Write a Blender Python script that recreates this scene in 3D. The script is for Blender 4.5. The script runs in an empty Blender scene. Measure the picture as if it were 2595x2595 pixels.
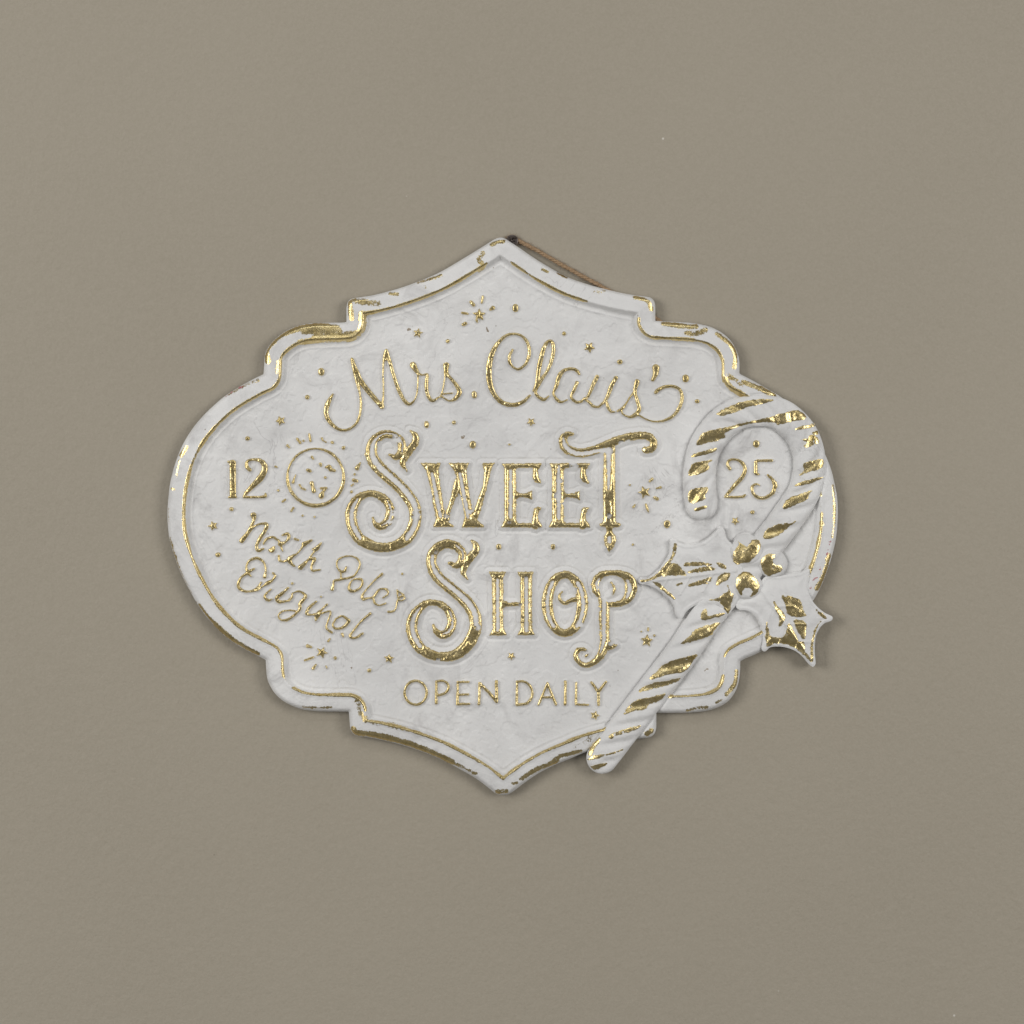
import bpy, math, random
import numpy as np

# ------------------------------------------------------------------ scale
S = 0.00025            # one unit of the sign drawing (about a quarter millimetre) in metres
CX = CY = 1297.5       # middle of the view in drawing units
H0 = 30.0              # height of the sign face above the wall, drawing units

sc = bpy.context.scene
col = sc.collection

# ------------------------------------------------------------------ camera
cam = bpy.data.cameras.new('camera')
cam.lens = 85; cam.sensor_width = 36; cam.sensor_fit = 'HORIZONTAL'
cam.clip_start = 0.01; cam.clip_end = 100
camo = bpy.data.objects.new('camera', cam); col.objects.link(camo)
camo.location = (0, -(2595 * S * 85 / 36 + H0 * S), 0)
camo.rotation_euler = (math.pi / 2, 0, 0)
sc.camera = camo

# ------------------------------------------------------------------ world, lamps, exposure
w = bpy.data.worlds.new('World'); sc.world = w; w.use_nodes = True
bg = w.node_tree.nodes['Background']
bg.inputs['Color'].default_value = (1.0, 0.985, 0.97, 1); bg.inputs['Strength'].default_value = 0.165

def area(name, loc, target, sx, sy, power, colr):
    l = bpy.data.lights.new(name, 'AREA'); l.shape = 'RECTANGLE'; l.size = sx; l.size_y = sy
    l.energy = power; l.color = colr
    o = bpy.data.objects.new(name, l); col.objects.link(o); o.location = loc
    from mathutils import Vector
    o.rotation_euler = (Vector(target) - Vector(loc)).to_track_quat('-Z', 'Y').to_euler()
    return o
area('softbox_light', (-2.35, -2.1, 0.5), (0, 0, 0.05), 1.2, 1.5, 47, (1, 0.985, 0.965))
area('softbox_light', (2.4, -2.1, 0.5), (0, 0, 0.05), 1.2, 1.5, 39, (1, 0.985, 0.965))
area('overhead_light', (0.0, -2.3, 2.7), (0, 0, 0), 2.1, 0.9, 16, (0.98, 0.99, 1.0))

vs = sc.view_settings
vs.view_transform = 'Standard'; vs.look = 'None'; vs.exposure = 0.0; vs.gamma = 1.0
vs.use_curve_mapping = False

# ------------------------------------------------------------------ materials
def newmat(name):
    m = bpy.data.materials.new(name); m.use_nodes = True
    nt = m.node_tree
    return m, nt, nt.nodes['Principled BSDF'], nt.nodes['Material Output']

def nd(nt, typ, **kw):
    n = nt.nodes.new(typ)
    for k, v in kw.items(): setattr(n, k, v)
    return n

def coords(nt, scale=1.0):
    g = nd(nt, 'ShaderNodeNewGeometry')
    mp = nd(nt, 'ShaderNodeVectorMath', operation='SCALE'); mp.inputs['Scale'].default_value = scale
    nt.links.new(g.outputs['Position'], mp.inputs[0])
    return mp.outputs[0]

def noise(nt, vec, scale, detail=3, rough=0.5, dist=0.0):
    n = nd(nt, 'ShaderNodeTexNoise'); n.inputs['Scale'].default_value = scale
    n.inputs['Detail'].default_value = detail; n.inputs['Roughness'].default_value = rough
    n.inputs['Distortion'].default_value = dist
    nt.links.new(vec, n.inputs['Vector']); return n.outputs['Fac']

def ramp(nt, fac, a, b, lo=0.0, hi=1.0):
    r = nd(nt, 'ShaderNodeMapRange'); r.inputs['From Min'].default_value = a; r.inputs['From Max'].default_value = b
    r.inputs['To Min'].default_value = lo; r.inputs['To Max'].default_value = hi
    nt.links.new(fac, r.inputs['Value']); return r.outputs['Result']

def mixc(nt, fac, c1, c2):
    m = nd(nt, 'ShaderNodeMix', data_type='RGBA')
    if hasattr(fac, 'links'): nt.links.new(fac, m.inputs['Factor'])
    else: m.inputs['Factor'].default_value = fac
    for c, s in ((c1, 'A'), (c2, 'B')):
        i = [x for x in m.inputs if x.name == s and x.type == 'RGBA'][0]
        if hasattr(c, 'links'): nt.links.new(c, i)
        else: i.default_value = (*c, 1)
    return [x for x in m.outputs if x.type == 'RGBA'][0]

def math_(nt, op, a, b=None):
    m = nd(nt, 'ShaderNodeMath', operation=op)
    for k, v in enumerate((a, b)):
        if v is None: continue
        if hasattr(v, 'links'): nt.links.new(v, m.inputs[k])
        else: m.inputs[k].default_value = v
    return m.outputs[0]

def bump(nt, bsdf, height, strength, dist):
    b = nd(nt, 'ShaderNodeBump'); b.inputs['Strength'].default_value = strength
    b.inputs['Distance'].default_value = dist
    nt.links.new(height, b.inputs['Height']); nt.links.new(b.outputs[0], bsdf.inputs['Normal'])
    return b

def plaster_nodes(nt, bsdf):
    v = coords(nt, 1.0)
    c = mixc(nt, ramp(nt, noise(nt, v, 14, 4, 0.55, 0.6), 0.3, 0.72), (0.70, 0.696, 0.688), (0.845, 0.84, 0.828))
    # greyish wash left in blotches
    blot = ramp(nt, noise(nt, v, 34, 7, 0.68, 1.6), 0.48, 0.70)
    patch = ramp(nt, noise(nt, v, 12, 3, 0.5), 0.42, 0.66)
    c = mixc(nt, math_(nt, 'MULTIPLY', math_(nt, 'MULTIPLY', blot, patch), 0.68), c, (0.43, 0.42, 0.415))
    # fine wandering crackle
    n1 = noise(nt, v, 22, 5, 0.6, 1.0)
    line = ramp(nt, math_(nt, 'ABSOLUTE', math_(nt, 'SUBTRACT', n1, 0.5)), 0.0, 0.008, 1.0, 0.0)
    msk = ramp(nt, noise(nt, v, 17, 2, 0.5), 0.56, 0.66)
    c = mixc(nt, math_(nt, 'MULTIPLY', math_(nt, 'MULTIPLY', line, msk), 0.40), c, (0.33, 0.315, 0.31))
    # small dark specks
    vo = nd(nt, 'ShaderNodeTexVoronoi'); vo.inputs['Scale'].default_value = 90
    nt.links.new(v, vo.inputs['Vector'])
    sp = ramp(nt, vo.outputs['Distance'], 0.03, 0.06, 1.0, 0.0)
    c = mixc(nt, math_(nt, 'MULTIPLY', math_(nt, 'MULTIPLY', sp, ramp(nt, noise(nt, v, 30, 1), 0.55, 0.6)), 0.7), c, (0.22, 0.17, 0.12))
    nt.links.new(c, bsdf.inputs['Base Color'])
    bsdf.inputs['Roughness'].default_value = 0.62
    bsdf.inputs['Specular IOR Level'].default_value = 0.28
    h = math_(nt, 'ADD', math_(nt, 'MULTIPLY', noise(nt, v, 70, 6, 0.68, 0.6), 1.0),
              math_(nt, 'MULTIPLY', noise(nt, v, 520, 3, 0.6), 0.24))
    bump(nt, bsdf, h, 0.65, 0.0017)

def gold_nodes(nt, bsdf):
    v = coords(nt, 1.0)
    c = mixc(nt, ramp(nt, noise(nt, v, 220, 4, 0.65), 0.3, 0.7), (0.56, 0.43, 0.175), (0.88, 0.735, 0.41))
    nt.links.new(c, bsdf.inputs['Base Color'])
    bsdf.inputs['Metallic'].default_value = 1.0
    nt.links.new(ramp(nt, noise(nt, v, 420, 3, 0.6), 0.3, 0.7, 0.20, 0.36), bsdf.inputs['Roughness'])
    h = math_(nt, 'ADD', noise(nt, v, 1300, 3, 0.7), math_(nt, 'MULTIPLY', noise(nt, v, 260, 3, 0.6), 0.8))
    bump(nt, bsdf, h, 0.55, 0.00029)

m_plaster, nt, b, _ = newmat('whitewashed_metal'); plaster_nodes(nt, b)
m_gold, nt, b, _ = newmat('gold_leaf'); gold_nodes(nt, b)

# rim: whitewash with gold leaf left where it was rubbed on (attribute = how much leaf was laid there)
m_rim, nt, b, out = newmat('whitewashed_rim'); plaster_nodes(nt, b)
g = nd(nt, 'ShaderNodeBsdfPrincipled'); gold_nodes(nt, g)
at = nd(nt, 'ShaderNodeAttribute'); at.attribute_name = 'leaf'
v = coords(nt, 1.0)
nz = math_(nt, 'ADD', math_(nt, 'MULTIPLY', noise(nt, v, 800, 4, 0.8), 0.9), math_(nt, 'MULTIPLY', noise(nt, v, 90, 3, 0.6), 0.5))
f = ramp(nt, math_(nt, 'ADD', at.outputs['Fac'], math_(nt, 'MULTIPLY', math_(nt, 'SUBTRACT', nz, 0.7), 2.4)), 0.47, 0.53)
mx = nd(nt, 'ShaderNodeMixShader'); nt.links.new(f, mx.inputs[0]); nt.links.new(b.outputs[0], mx.inputs[1]); nt.links.new(g.outputs[0], mx.inputs[2])
nt.links.new(mx.outputs[0], out.inputs['Surface'])

# wall paint
m_wall, nt, b, _ = newmat('taupe_wall_paint')
v = coords(nt, 1.0)
c = mixc(nt, ramp(nt, noise(nt, v, 5, 4, 0.5), 0.3, 0.7), (0.352, 0.315, 0.249), (0.372, 0.334, 0.265))
fine = noise(nt, v, 620, 3, 0.75)
c = mixc(nt, ramp(nt, fine, 0.3, 0.7, 0.0, 0.42), c, (0.44, 0.395, 0.325))
vo = nd(nt, 'ShaderNodeTexVoronoi'); vo.inputs['Scale'].default_value = 34; nt.links.new(v, vo.inputs['Vector'])
sp = math_(nt, 'MULTIPLY', ramp(nt, vo.outputs['Distance'], 0.018, 0.03, 1, 0), ramp(nt, noise(nt, v, 11, 1), 0.56, 0.6))
c = mixc(nt, math_(nt, 'MULTIPLY', sp, 0.65), c, (0.75, 0.72, 0.66))
vo = nd(nt, 'ShaderNodeTexVoronoi'); vo.inputs['Scale'].default_value = 23
mp = nd(nt, 'ShaderNodeVectorMath', operation='ADD'); mp.inputs[1].default_value = (3.3, 0, 7.7)
nt.links.new(v, mp.inputs[0]); nt.links.new(mp.outputs[0], vo.inputs['Vector'])
sp = math_(nt, 'MULTIPLY', ramp(nt, vo.outputs['Distance'], 0.010, 0.018, 1, 0), ramp(nt, noise(nt, mp.outputs[0], 9, 1), 0.57, 0.6))
c = mixc(nt, math_(nt, 'MULTIPLY', sp, 0.6), c, (0.20, 0.17, 0.14))
nt.links.new(c, b.inputs['Base Color']); b.inputs['Roughness'].default_value = 0.6
b.inputs['Specular IOR Level'].default_value = 0.25
bump(nt, b, math_(nt, 'ADD', noise(nt, v, 160, 4, 0.6), math_(nt, 'MULTIPLY', noise(nt, v, 700, 2, 0.6), 0.4)), 0.5, 0.0010)

m_screw, nt, b, _ = newmat('dark_screw_steel')
v = coords(nt, 1.0)
nt.links.new(mixc(nt, ramp(nt, noise(nt, v, 600, 4, 0.6), 0.35, 0.65), (0.045, 0.032, 0.027), (0.19, 0.16, 0.145)), b.inputs['Base Color'])
b.inputs['Metallic'].default_value = 0.8; b.inputs['Roughness'].default_value = 0.42
bump(nt, b, noise(nt, v, 1500, 3), 0.4, 0.0003)

m_twine, nt, b, _ = newmat('jute_fibre')
v = coords(nt, 1.0)
nt.links.new(mixc(nt, ramp(nt, noise(nt, v, 900, 4, 0.65), 0.3, 0.7), (0.24, 0.15, 0.08), (0.48, 0.335, 0.205)), b.inputs['Base Color'])
b.inputs['Roughness'].default_value = 0.9
bump(nt, b, noise(nt, v, 2500, 2), 0.6, 0.0004)

# ------------------------------------------------------------------ numeric helpers
Z = 1932.0 / 500.0
TILE = {1: (400, 550), 2: (800, 550), 3: (1200, 550), 4: (1650, 750), 5: (400, 1000), 6: (850, 1000), 7: (1250, 1000),
        8: (1650, 1200), 9: (400, 1400), 10: (850, 1350), 11: (1250, 1350), 12: (1000, 1550), 13: (1400, 1550), 14: (800, 1600)}

def P(t, pts):
    ox, oy = TILE[t]
    return [(ox + p[0] / Z, oy + p[1] / Z) + tuple(q / Z for q in p[2:3]) for p in pts]

_rng = np.random.RandomState(7)
_tab = _rng.rand(16, 128, 128).astype(np.float32)
def vn(x, y, scale, seed=0):
    x = np.asarray(x, np.float32) / scale + 31.7; y = np.asarray(y, np.float32) / scale + 17.3
    xi = np.floor(x).astype(int); yi = np.floor(y).astype(int)
    fx = x - xi; fy = y - yi
    fx = fx * fx * (3 - 2 * fx); fy = fy * fy * (3 - 2 * fy)
    t = _tab[seed % 16]; a = xi % 128; b_ = yi % 128; a1 = (a + 1) % 128; b1 = (b_ + 1) % 128
    return (t[b_, a] * (1 - fx) + t[b_, a1] * fx) * (1 - fy) + (t[b1, a] * (1 - fx) + t[b1, a1] * fx) * fy

def smooth(pts, n=6, closed=False):
    """Catmull-Rom through points; any number of components"""
    p = np.array(pts, float)
    if len(p) < 3: return p
    if closed: q = np.vstack([p[-1], p, p[0], p[1]])
    else: q = np.vstack([2 * p[0] - p[1], p, 2 * p[-1] - p[-2]])
    out = []
    for i in range(1, len(q) - 2):
        for t in np.linspace(0, 1, n, endpoint=False):
            a, b_, c_, d = q[i - 1], q[i], q[i + 1], q[i + 2]
            out.append(0.5 * (2 * b_ + (c_ - a) * t + (2 * a - 5 * b_ + 4 * c_ - d) * t * t + (3 * b_ - a - 3 * c_ + d) * t ** 3))
    if not closed: out.append(p[-1])
    return np.array(out)

def stroke_sdf(X, Y, pts):
    d = np.full(X.shape, 1e6, np.float32)
    pts = [tuple(p) for p in pts]
    if len(pts) == 1:
        return np.hypot(X - pts[0][0], Y - pts[0][1]) - pts[0][2]
    for (x0, y0, r0), (x1, y1, r1) in zip(pts[:-1], pts[1:]):
        dx, dy = x1 - x0, y1 - y0; L = dx * dx + dy * dy + 1e-9
        t = np.clip(((X - x0) * dx + (Y - y0) * dy) / L, 0, 1)
        d = np.minimum(d, np.hypot(X - x0 - t * dx, Y - y0 - t * dy) - (r0 + t * (r1 - r0)))
    return d

def poly_sdf(X, Y, pts):
    d = np.full(X.shape, 1e9, np.float32); ins = np.zeros(X.shape, bool)
    n = len(pts)
    for i in range(n):
        x0, y0 = pts[i][:2]; x1, y1 = pts[(i + 1) % n][:2]
        dx, dy = x1 - x0, y1 - y0; L = dx * dx + dy * dy + 1e-9
        t = np.clip(((X - x0) * dx + (Y - y0) * dy) / L, 0, 1)
        d = np.minimum(d, (X - x0 - t * dx) ** 2 + (Y - y0 - t * dy) ** 2)
        if y0 != y1:
            ins ^= ((y0 > Y) != (y1 > Y)) & (X < (x1 - x0) * (Y - y0) / (y1 - y0) + x0)
    d = np.sqrt(d)
    return np.where(ins, -d, d)

def sstep(a, b_, x):
    t = np.clip((x - a) / (b_ - a), 0, 1); return t * t * (3 - 2 * t)

def blur(A, s):
    k = int(3 * s) + 1; g_ = np.exp(-0.5 * (np.arange(-k, k + 1) / s) ** 2); g_ /= g_.sum()
    B = np.pad(A, k, mode='edge')
    B = sum(g_[i] * B[i:i + A.shape[0], :] for i in range(2 * k + 1))
    return sum(g_[i] * B[:, i:i + A.shape[1]] for i in range(2 * k + 1))

def gridax(lo, hi, st):
    return np.arange(math.floor(lo / st) * st, hi + st, st)

# ------------------------------------------------------------------ scene-object helpers
SIGN_BASE = np.array([0.0, -14 * S, (CY - 2015) * S])
sign = bpy.data.objects.new('hanging_sign', None); col.objects.link(sign)
sign.location = SIGN_BASE; sign.empty_display_size = 0.05
sign['label'] = 'whitewashed embossed metal sweet shop sign with gold lettering and candy cane hanging on wall'
sign['category'] = 'sign'

def link_mesh(name, verts, nloop, loops, smooth_flags, mat, parent, base, attr=None):
    verts = np.asarray(verts, np.float64)
    c_ = (verts.min(0) + verts.max(0)) / 2
    me = bpy.data.meshes.new(name)
    me.vertices.add(len(verts)); me.vertices.foreach_set('co', (verts - c_).ravel())
    starts = np.concatenate([[0], np.cumsum(nloop)[:-1]]).astype(np.int32)
    me.loops.add(len(loops)); me.loops.foreach_set('vertex_index', np.asarray(loops, np.int32))
    me.polygons.add(len(nloop)); me.polygons.foreach_set('loop_start', starts)
    me.polygons.foreach_set('use_smooth', np.asarray(smooth_flags, bool))
    me.update(calc_edges=True)
    if attr is not None:
        a = me.attributes.new(attr[0], 'FLOAT', 'POINT'); a.data.foreach_set('value', np.asarray(attr[1], np.float32))
    me.validate()
    me.materials.append(mat)
    o = bpy.data.objects.new(name, me); col.objects.link(o)
    o.location = c_ - base; o.parent = parent
    return o

def world_of(o):
    l = np.array(o.location)
    while o.parent: o = o.parent; l = l + np.array(o.location)
    return l

def relief(name, parent, mat, M, H, gx, gy, skirt, attr=None):
    """solid relief: top surface where M > 0 (edge cut exactly on M = 0) at height H, sides down by 'skirt'
       (a number = absolute height of the lower edge, or ('rel', n) = n below the surface)"""
    M = M.copy(); M[0, :] = M[-1, :] = -1; M[:, 0] = M[:, -1] = -1
    ny, nx = M.shape
    ins = M > 0
    if not ins.any(): return None
    gid = np.full(M.shape, -1, int); gid[ins] = np.arange(ins.sum())
    XX, YY = np.meshgrid(gx, gy)
    V = [np.stack([XX[ins], YY[ins], H[ins]], 1)]
    A = [attr[1][ins]] if attr is not None else None
    k = int(ins.sum())
    def crossing(sl0, sl1, shape):
        nonlocal k
        c_ = ins[sl0] != ins[sl1]
        ids = np.full(shape, -1, int); n = int(c_.sum()); ids[c_] = k + np.arange(n); k += n
        m0, m1 = M[sl0][c_], M[sl1][c_]; t = m0 / (m0 - m1)
        lerp = lambda F: F[sl0][c_] * (1 - t) + F[sl1][c_] * t
        V.append(np.stack([lerp(XX), lerp(YY), lerp(H)], 1))
        if A is not None: A.append(lerp(attr[1]))
        return ids
    ncore = k
    hid = crossing((slice(None), slice(0, -1)), (slice(None), slice(1, None)), (ny, nx - 1))
    vid = crossing((slice(0, -1), slice(None)), (slice(1, None), slice(None)), (ny - 1, nx))
    V = np.concatenate(V)
    a, b_, c_, d = gid[:-1, :-1], gid[:-1, 1:], gid[1:, 1:], gid[1:, :-1]
    cnt = (a >= 0).astype(int) + (b_ >= 0) + (c_ >= 0) + (d >= 0)
    full = cnt == 4
    quads = np.stack([d[full], c_[full], b_[full], a[full]], 1)
    loops = [quads.ravel()]; nl = [np.full(len(quads), 4)]
    part = np.argwhere((cnt > 0) & (cnt < 4))
    pl, pn, edges = [], [], []
    for i, j in part:
        cs = (a[i, j], b_[i, j], c_[i, j], d[i, j]); es = (hid[i, j], vid[i, j + 1], hid[i + 1, j], vid[i, j])
        poly = []
        for q in range(4):
            if cs[q] >= 0: poly.append(cs[q])
            if es[q] >= 0: poly.append(es[q])
        n = len(poly)
        for q in range(n):
            u, w_ = poly[q], poly[(q + 1) % n]
            if u >= ncore and w_ >= ncore: edges.append((u, w_))
        pl.extend(poly[::-1]); pn.append(n)
    loops.append(np.array(pl, int)); nl.append(np.array(pn, int))
    ntop = len(quads) + len(pn)
    # sides
    e = np.array(edges, int)
    uniq, inv = np.unique(e.ravel(), return_inverse=True); inv = inv.reshape(-1, 2)
    top = V[uniq]; bot = top.copy()
    bot[:, 2] = (bot[:, 2] - skirt[1]) if isinstance(skirt, tuple) else np.minimum(skirt, bot[:, 2] - 0.2)
    n0 = len(V); nu = len(uniq)
    V = np.concatenate([V, top, bot])
    sq = np.stack([n0 + inv[:, 0], n0 + inv[:, 1], n0 + nu + inv[:, 1], n0 + nu + inv[:, 0]], 1)
    loops.append(sq.ravel()); nl.append(np.full(len(sq), 4))
    W = np.stack([(V[:, 0] - CX) * S, -V[:, 2] * S, (CY - V[:, 1]) * S], 1)
    at_ = None
    if A is not None:
        aa = np.concatenate(A); at_ = (attr[0], np.concatenate([aa, aa[uniq], aa[uniq]]))
    flags = np.concatenate([np.ones(ntop, bool), np.zeros(len(sq), bool)])
    return link_mesh(name, W, np.concatenate(nl), np.concatenate(loops), flags, mat, parent, world_of(parent), at_)

# ------------------------------------------------------------------ the wall
me = bpy.data.meshes.new('wall')
R = 1.6
me.from_pydata([(-R, 0, -R), (R, 0, -R), (R, 0, R), (-R, 0, R)], [], [(0, 1, 2, 3)])
me.materials.append(m_wall)
wall = bpy.data.objects.new('wall', me); col.objects.link(wall); wall['kind'] = 'structure'; wall.location = (0, -3.5 * S, 0)

# ------------------------------------------------------------------ outline of the plate
def seg(t, pts): return P(t, pts)
runs = [   # smooth runs; the breaks between runs are the sharp notches of the outline
    seg(2, [(300, 1026), (299, 950), (300, 885), (312, 832), (345, 800), (410, 786), (560, 763), (800, 700), (1000, 630), (1200, 545), (1400, 430),
            (1600, 308), (1700, 245), (1760, 210), (1815, 197), (1862, 212)]) + seg(3, [(360, 240), (440, 292), (600, 402), (760, 500), (920, 585),
            (1100, 650), (1300, 705), (1500, 750), (1680, 776), (1740, 790), (1772, 828), (1781, 880), (1781, 960), (1782, 1028)]),
    seg(4, [(45, 242), (140, 248), (280, 254), (400, 262), (520, 282), (620, 315), (720, 375), (800, 460), (850, 560), (868, 650), (868, 758)]),
    seg(4, [(868, 758), (1000, 828), (1150, 912), (1300, 1005), (1450, 1130), (1580, 1300), (1690, 1510), (1770, 1710), (1812, 1890)]) +
    seg(8, [(1826, 230), (1834, 380), (1826, 540), (1806, 680), (1775, 810), (1730, 950), (1668, 1105), (1585, 1255), (1460, 1430), (1290, 1610), (1080, 1745), (878, 1832)]),
    seg(13, [(1842, 488), (1840, 580), (1826, 690), (1790, 790), (1720, 880), (1620, 940), (1500, 975), (1350, 990), (1180, 994), (1020, 992)]),
    seg(13, [(1020, 992), (1020, 1060), (1018, 1140), (1000, 1198), (955, 1232), (880, 1243), (760, 1258), (600, 1300), (350, 1370), (180, 1440), (0, 1515)]) +
    seg(12, [(1400, 1592), (1250, 1695), (1150, 1772), (1092, 1797), (1040, 1799), (990, 1784), (930, 1738), (800, 1640), (600, 1525), (400, 1425), (200, 1350), (0, 1290)]) +
    seg(14, [(550, 1046), (420, 1027), (365, 1003), (338, 955), (330, 870), (323, 788)]),
    seg(14, [(323, 788), (100, 786), (0, 782)]) + seg(9, [(1400, 1535), (1250, 1472), (1150, 1390), (1092, 1300), (1066, 1220), (1057, 1130), (1053, 1055)]),
    seg(9, [(1053, 1055), (980, 1016), (850, 950), (720, 870), (600, 770), (480, 640), (380, 500), (290, 340), (225, 210), (180, 100)]) +
    seg(5, [(138, 1520), (105, 1390), (90, 1220), (96, 1050), (120, 850), (170, 660), (240, 490), (330, 340), (440, 205), (560, 90)]) +
    seg(1, [(660, 1747), (800, 1657), (940, 1580), (1031, 1537)]),
    seg(1, [(1031, 1537), (1037, 1450), (1046, 1350), (1080, 1270), (1150, 1190), (1250, 1115), (1350, 1070), (1450, 1045), (1600, 1034), (1846, 1030)]),
]
OUT = []
for r_ in runs:
    s_ = smooth([p[:2] for p in r_], 4)
    OUT += [tuple(p) for p in s_[:-1]]

ST = 2.0
gx = gridax(404, 2150, ST); gy = gridax(580, 2030, ST)
GX, GY = np.meshgrid(gx, gy); GX = GX.astype(np.float32); GY = GY.astype(np.float32)
Xc, Yc = GX[::4, ::4], GY[::4, ::4]
dc = poly_sdf(Xc, Yc, OUT)
ci = np.repeat(np.repeat(dc, 4, 0), 4, 1)[:GX.shape[0], :GX.shape[1]]
D = -ci.copy()
near = np.abs(ci) < 110
D[near] = -poly_sdf(GX[near], GY[near], OUT)
D = np.where(near, D, np.where(ci < 0, 110, -110)).astype(np.float32)      # distance inside the outline

def sample(F, X, Y):
    u = np.clip((X - gx[0]) / ST, 0, len(gx) - 1.001); v_ = np.clip((Y - gy[0]) / ST, 0, len(gy) - 1.001)
    i = v_.astype(int); j = u.astype(int); fy = v_ - i; fx = u - j
    return (F[i, j] * (1 - fx) + F[i, j + 1] * fx) * (1 - fy) + (F[i + 1, j] * (1 - fx) + F[i + 1, j + 1] * fx) * fy

# ------------------------------------------------------------------ lettering and ornaments: shapes
# item = (name, label, strokes, polygons, channels, wear spots, options)
ITEMS = []
def item(name, label=None, strokes=(), polys=(), chans=(), wear=(), **opt):
    ITEMS.append(dict(name=name, label=label, strokes=[np.array(s_) * 1.0 for s_ in strokes], polys=[list(p) for p in polys],
                      chans=[np.array(s_) for s_ in chans], wear=list(wear), **opt))
    return ITEMS[-1]
def ST_(t, pts, n=5): return smooth(P(t, pts), n)
def LN(t, pts): return np.array(P(t, pts))
MINR = 9.5 / Z

# --- "Mrs."
sml = dict(sh=3.2, hgt=4.2, rag=0.75)
item('letter', 'gold script capital M', [
    ST_(2, [(168, 1735, 10), (122, 1820, 26), (100, 1905, 25), (130, 1995, 22), (204, 2066, 18), (284, 2088, 15), (373, 2048, 14), (426, 1960, 14), (443, 1839, 14), (432, 1725, 12), (408, 1620, 20), (378, 1500, 20), (355, 1392, 17)]),
    ST_(2, [(355, 1392, 17), (392, 1500, 26), (445, 1610, 26), (540, 1735, 26), (620, 1825, 25), (650, 1856, 26)]),
    ST_(2, [(654, 1850, 14), (664, 1700, 9), (660, 1550, 9), (664, 1430, 12), (682, 1370, 26), (690, 1308, 18)]),
    ST_(2, [(692, 1305, 18), (730, 1430, 20), (770, 1570, 20), (812, 1690, 20), (860, 1785, 19), (910, 1832, 17), (962, 1800, 10), (992, 1720, 8), (1000, 1630, 9), (1002, 1550, 11)])], **sml)
item('letter', 'gold script letter r of the first line', [ST_(2, [(953, 1450, 34), (985, 1505, 24), (1010, 1535, 16), (1050, 1545, 9), (1092, 1542, 14), (1085, 1610, 20), (1086, 1690, 20), (1110, 1768, 19), (1150, 1800, 17), (1205, 1765, 10)])], **sml)
item('letter', 'gold script letter s of the first word', [ST_(2, [(1222, 1760, 9), (1246, 1680, 8), (1262, 1580, 9), (1272, 1500, 20), (1278, 1450, 32)]),
    ST_(2, [(1278, 1450, 28), (1285, 1535, 19), (1340, 1597, 18), (1388, 1665, 21), (1408, 1715, 26), (1370, 1775, 20), (1310, 1800, 9), (1255, 1772, 9), (1228, 1755, 12)]), LN(2, [(1240, 1732, 7), (1335, 1724, 6)])], **sml)
item('full_stop', 'gold raised full stop', [LN(2, [(1552, 1728, 25), (1554, 1750, 25)])], **sml)
# --- "Claus'"
item('letter', 'gold script capital C with inner curl', [ST_(3, [(382, 1302, 13), (350, 1370, 18), (360, 1432, 16), (400, 1478, 12), (445, 1488, 15), (502, 1448, 15), (540, 1370, 18), (545, 1290, 18), (520, 1215, 17), (470, 1163, 14), (400, 1144, 14), (320, 1160, 16), (250, 1222, 20), (190, 1315, 26), (157, 1430, 30), (150, 1550, 31), (166, 1650, 29), (205, 1740, 26), (270, 1808, 24), (350, 1838, 24), (430, 1833, 22), (500, 1798, 18), (552, 1748, 13)])], **sml)
item('letter', 'gold script letter l', [ST_(3, [(590, 1700, 14), (622, 1620, 22), (640, 1480, 24), (664, 1370, 25), (692, 1275, 22), (735, 1215, 16), (772, 1228, 18), (783, 1300, 21), (766, 1400, 20), (720, 1510, 17), (664, 1592, 20), (625, 1660, 20), (606, 1715, 16), (638, 1762, 17), (690, 1788, 17), (735, 1755, 8)])], **sml)
item('letter', 'gold script letter a', [ST_(3, [(1035, 1538, 14), (1008, 1500, 18), (950, 1486, 16), (880, 1506, 20), (834, 1570, 24), (812, 1650, 21), (782, 1725, 13), (815, 1785, 17), (860, 1812, 14), (915, 1790, 8)]),
    ST_(3, [(1014, 1622, 20), (985, 1690, 18), (956, 1760, 15), (1000, 1808, 16), (1050, 1808, 14), (1090, 1772, 12)])], **sml)
item('letter', 'gold script letter u', [ST_(3, [(1210, 1562, 21), (1170, 1645, 21), (1130, 1740, 17), (1100, 1785, 13), (1130, 1810, 15), (1170, 1850, 16), (1220, 1860, 12), (1270, 1818, 13)]),
    ST_(3, [(1395, 1572, 21), (1352, 1650, 23), (1312, 1755, 20), (1272, 1820, 13)]), ST_(3, [(1300, 1800, 13), (1318, 1862, 18), (1345, 1902, 15), (1384, 1910, 9)])], **sml)
item('letter', 'gold script letter s with long swash tail', [ST_(3, [(1602, 1612, 27), (1580, 1700, 20), (1598, 1780, 19), (1620, 1855, 21), (1620, 1890, 22), (1582, 1938, 22), (1523, 1958, 13), (1463, 1928, 9), (1440, 1890, 14), (1410, 1900, 12)]),
    ST_(3, [(1562, 1722, 10), (1510, 1800, 9), (1470, 1860, 16), (1435, 1888, 14)]),
    ST_(4, [(-150, 1160, 14), (-106, 1176, 10), (-26, 1216, 8), (64, 1230, 10), (150, 1212, 15), (225, 1165, 17), (282, 1080, 20), (304, 1000, 19), (283, 922, 17), (220, 886, 16), (140, 888, 17), (70, 920, 20), (46, 945, 18)])], **sml)
item('apostrophe', 'gold raised apostrophe', [ST_(3, [(1786, 1475, 34), (1784, 1530, 27), (1756, 1592, 16)])], **sml)
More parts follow.
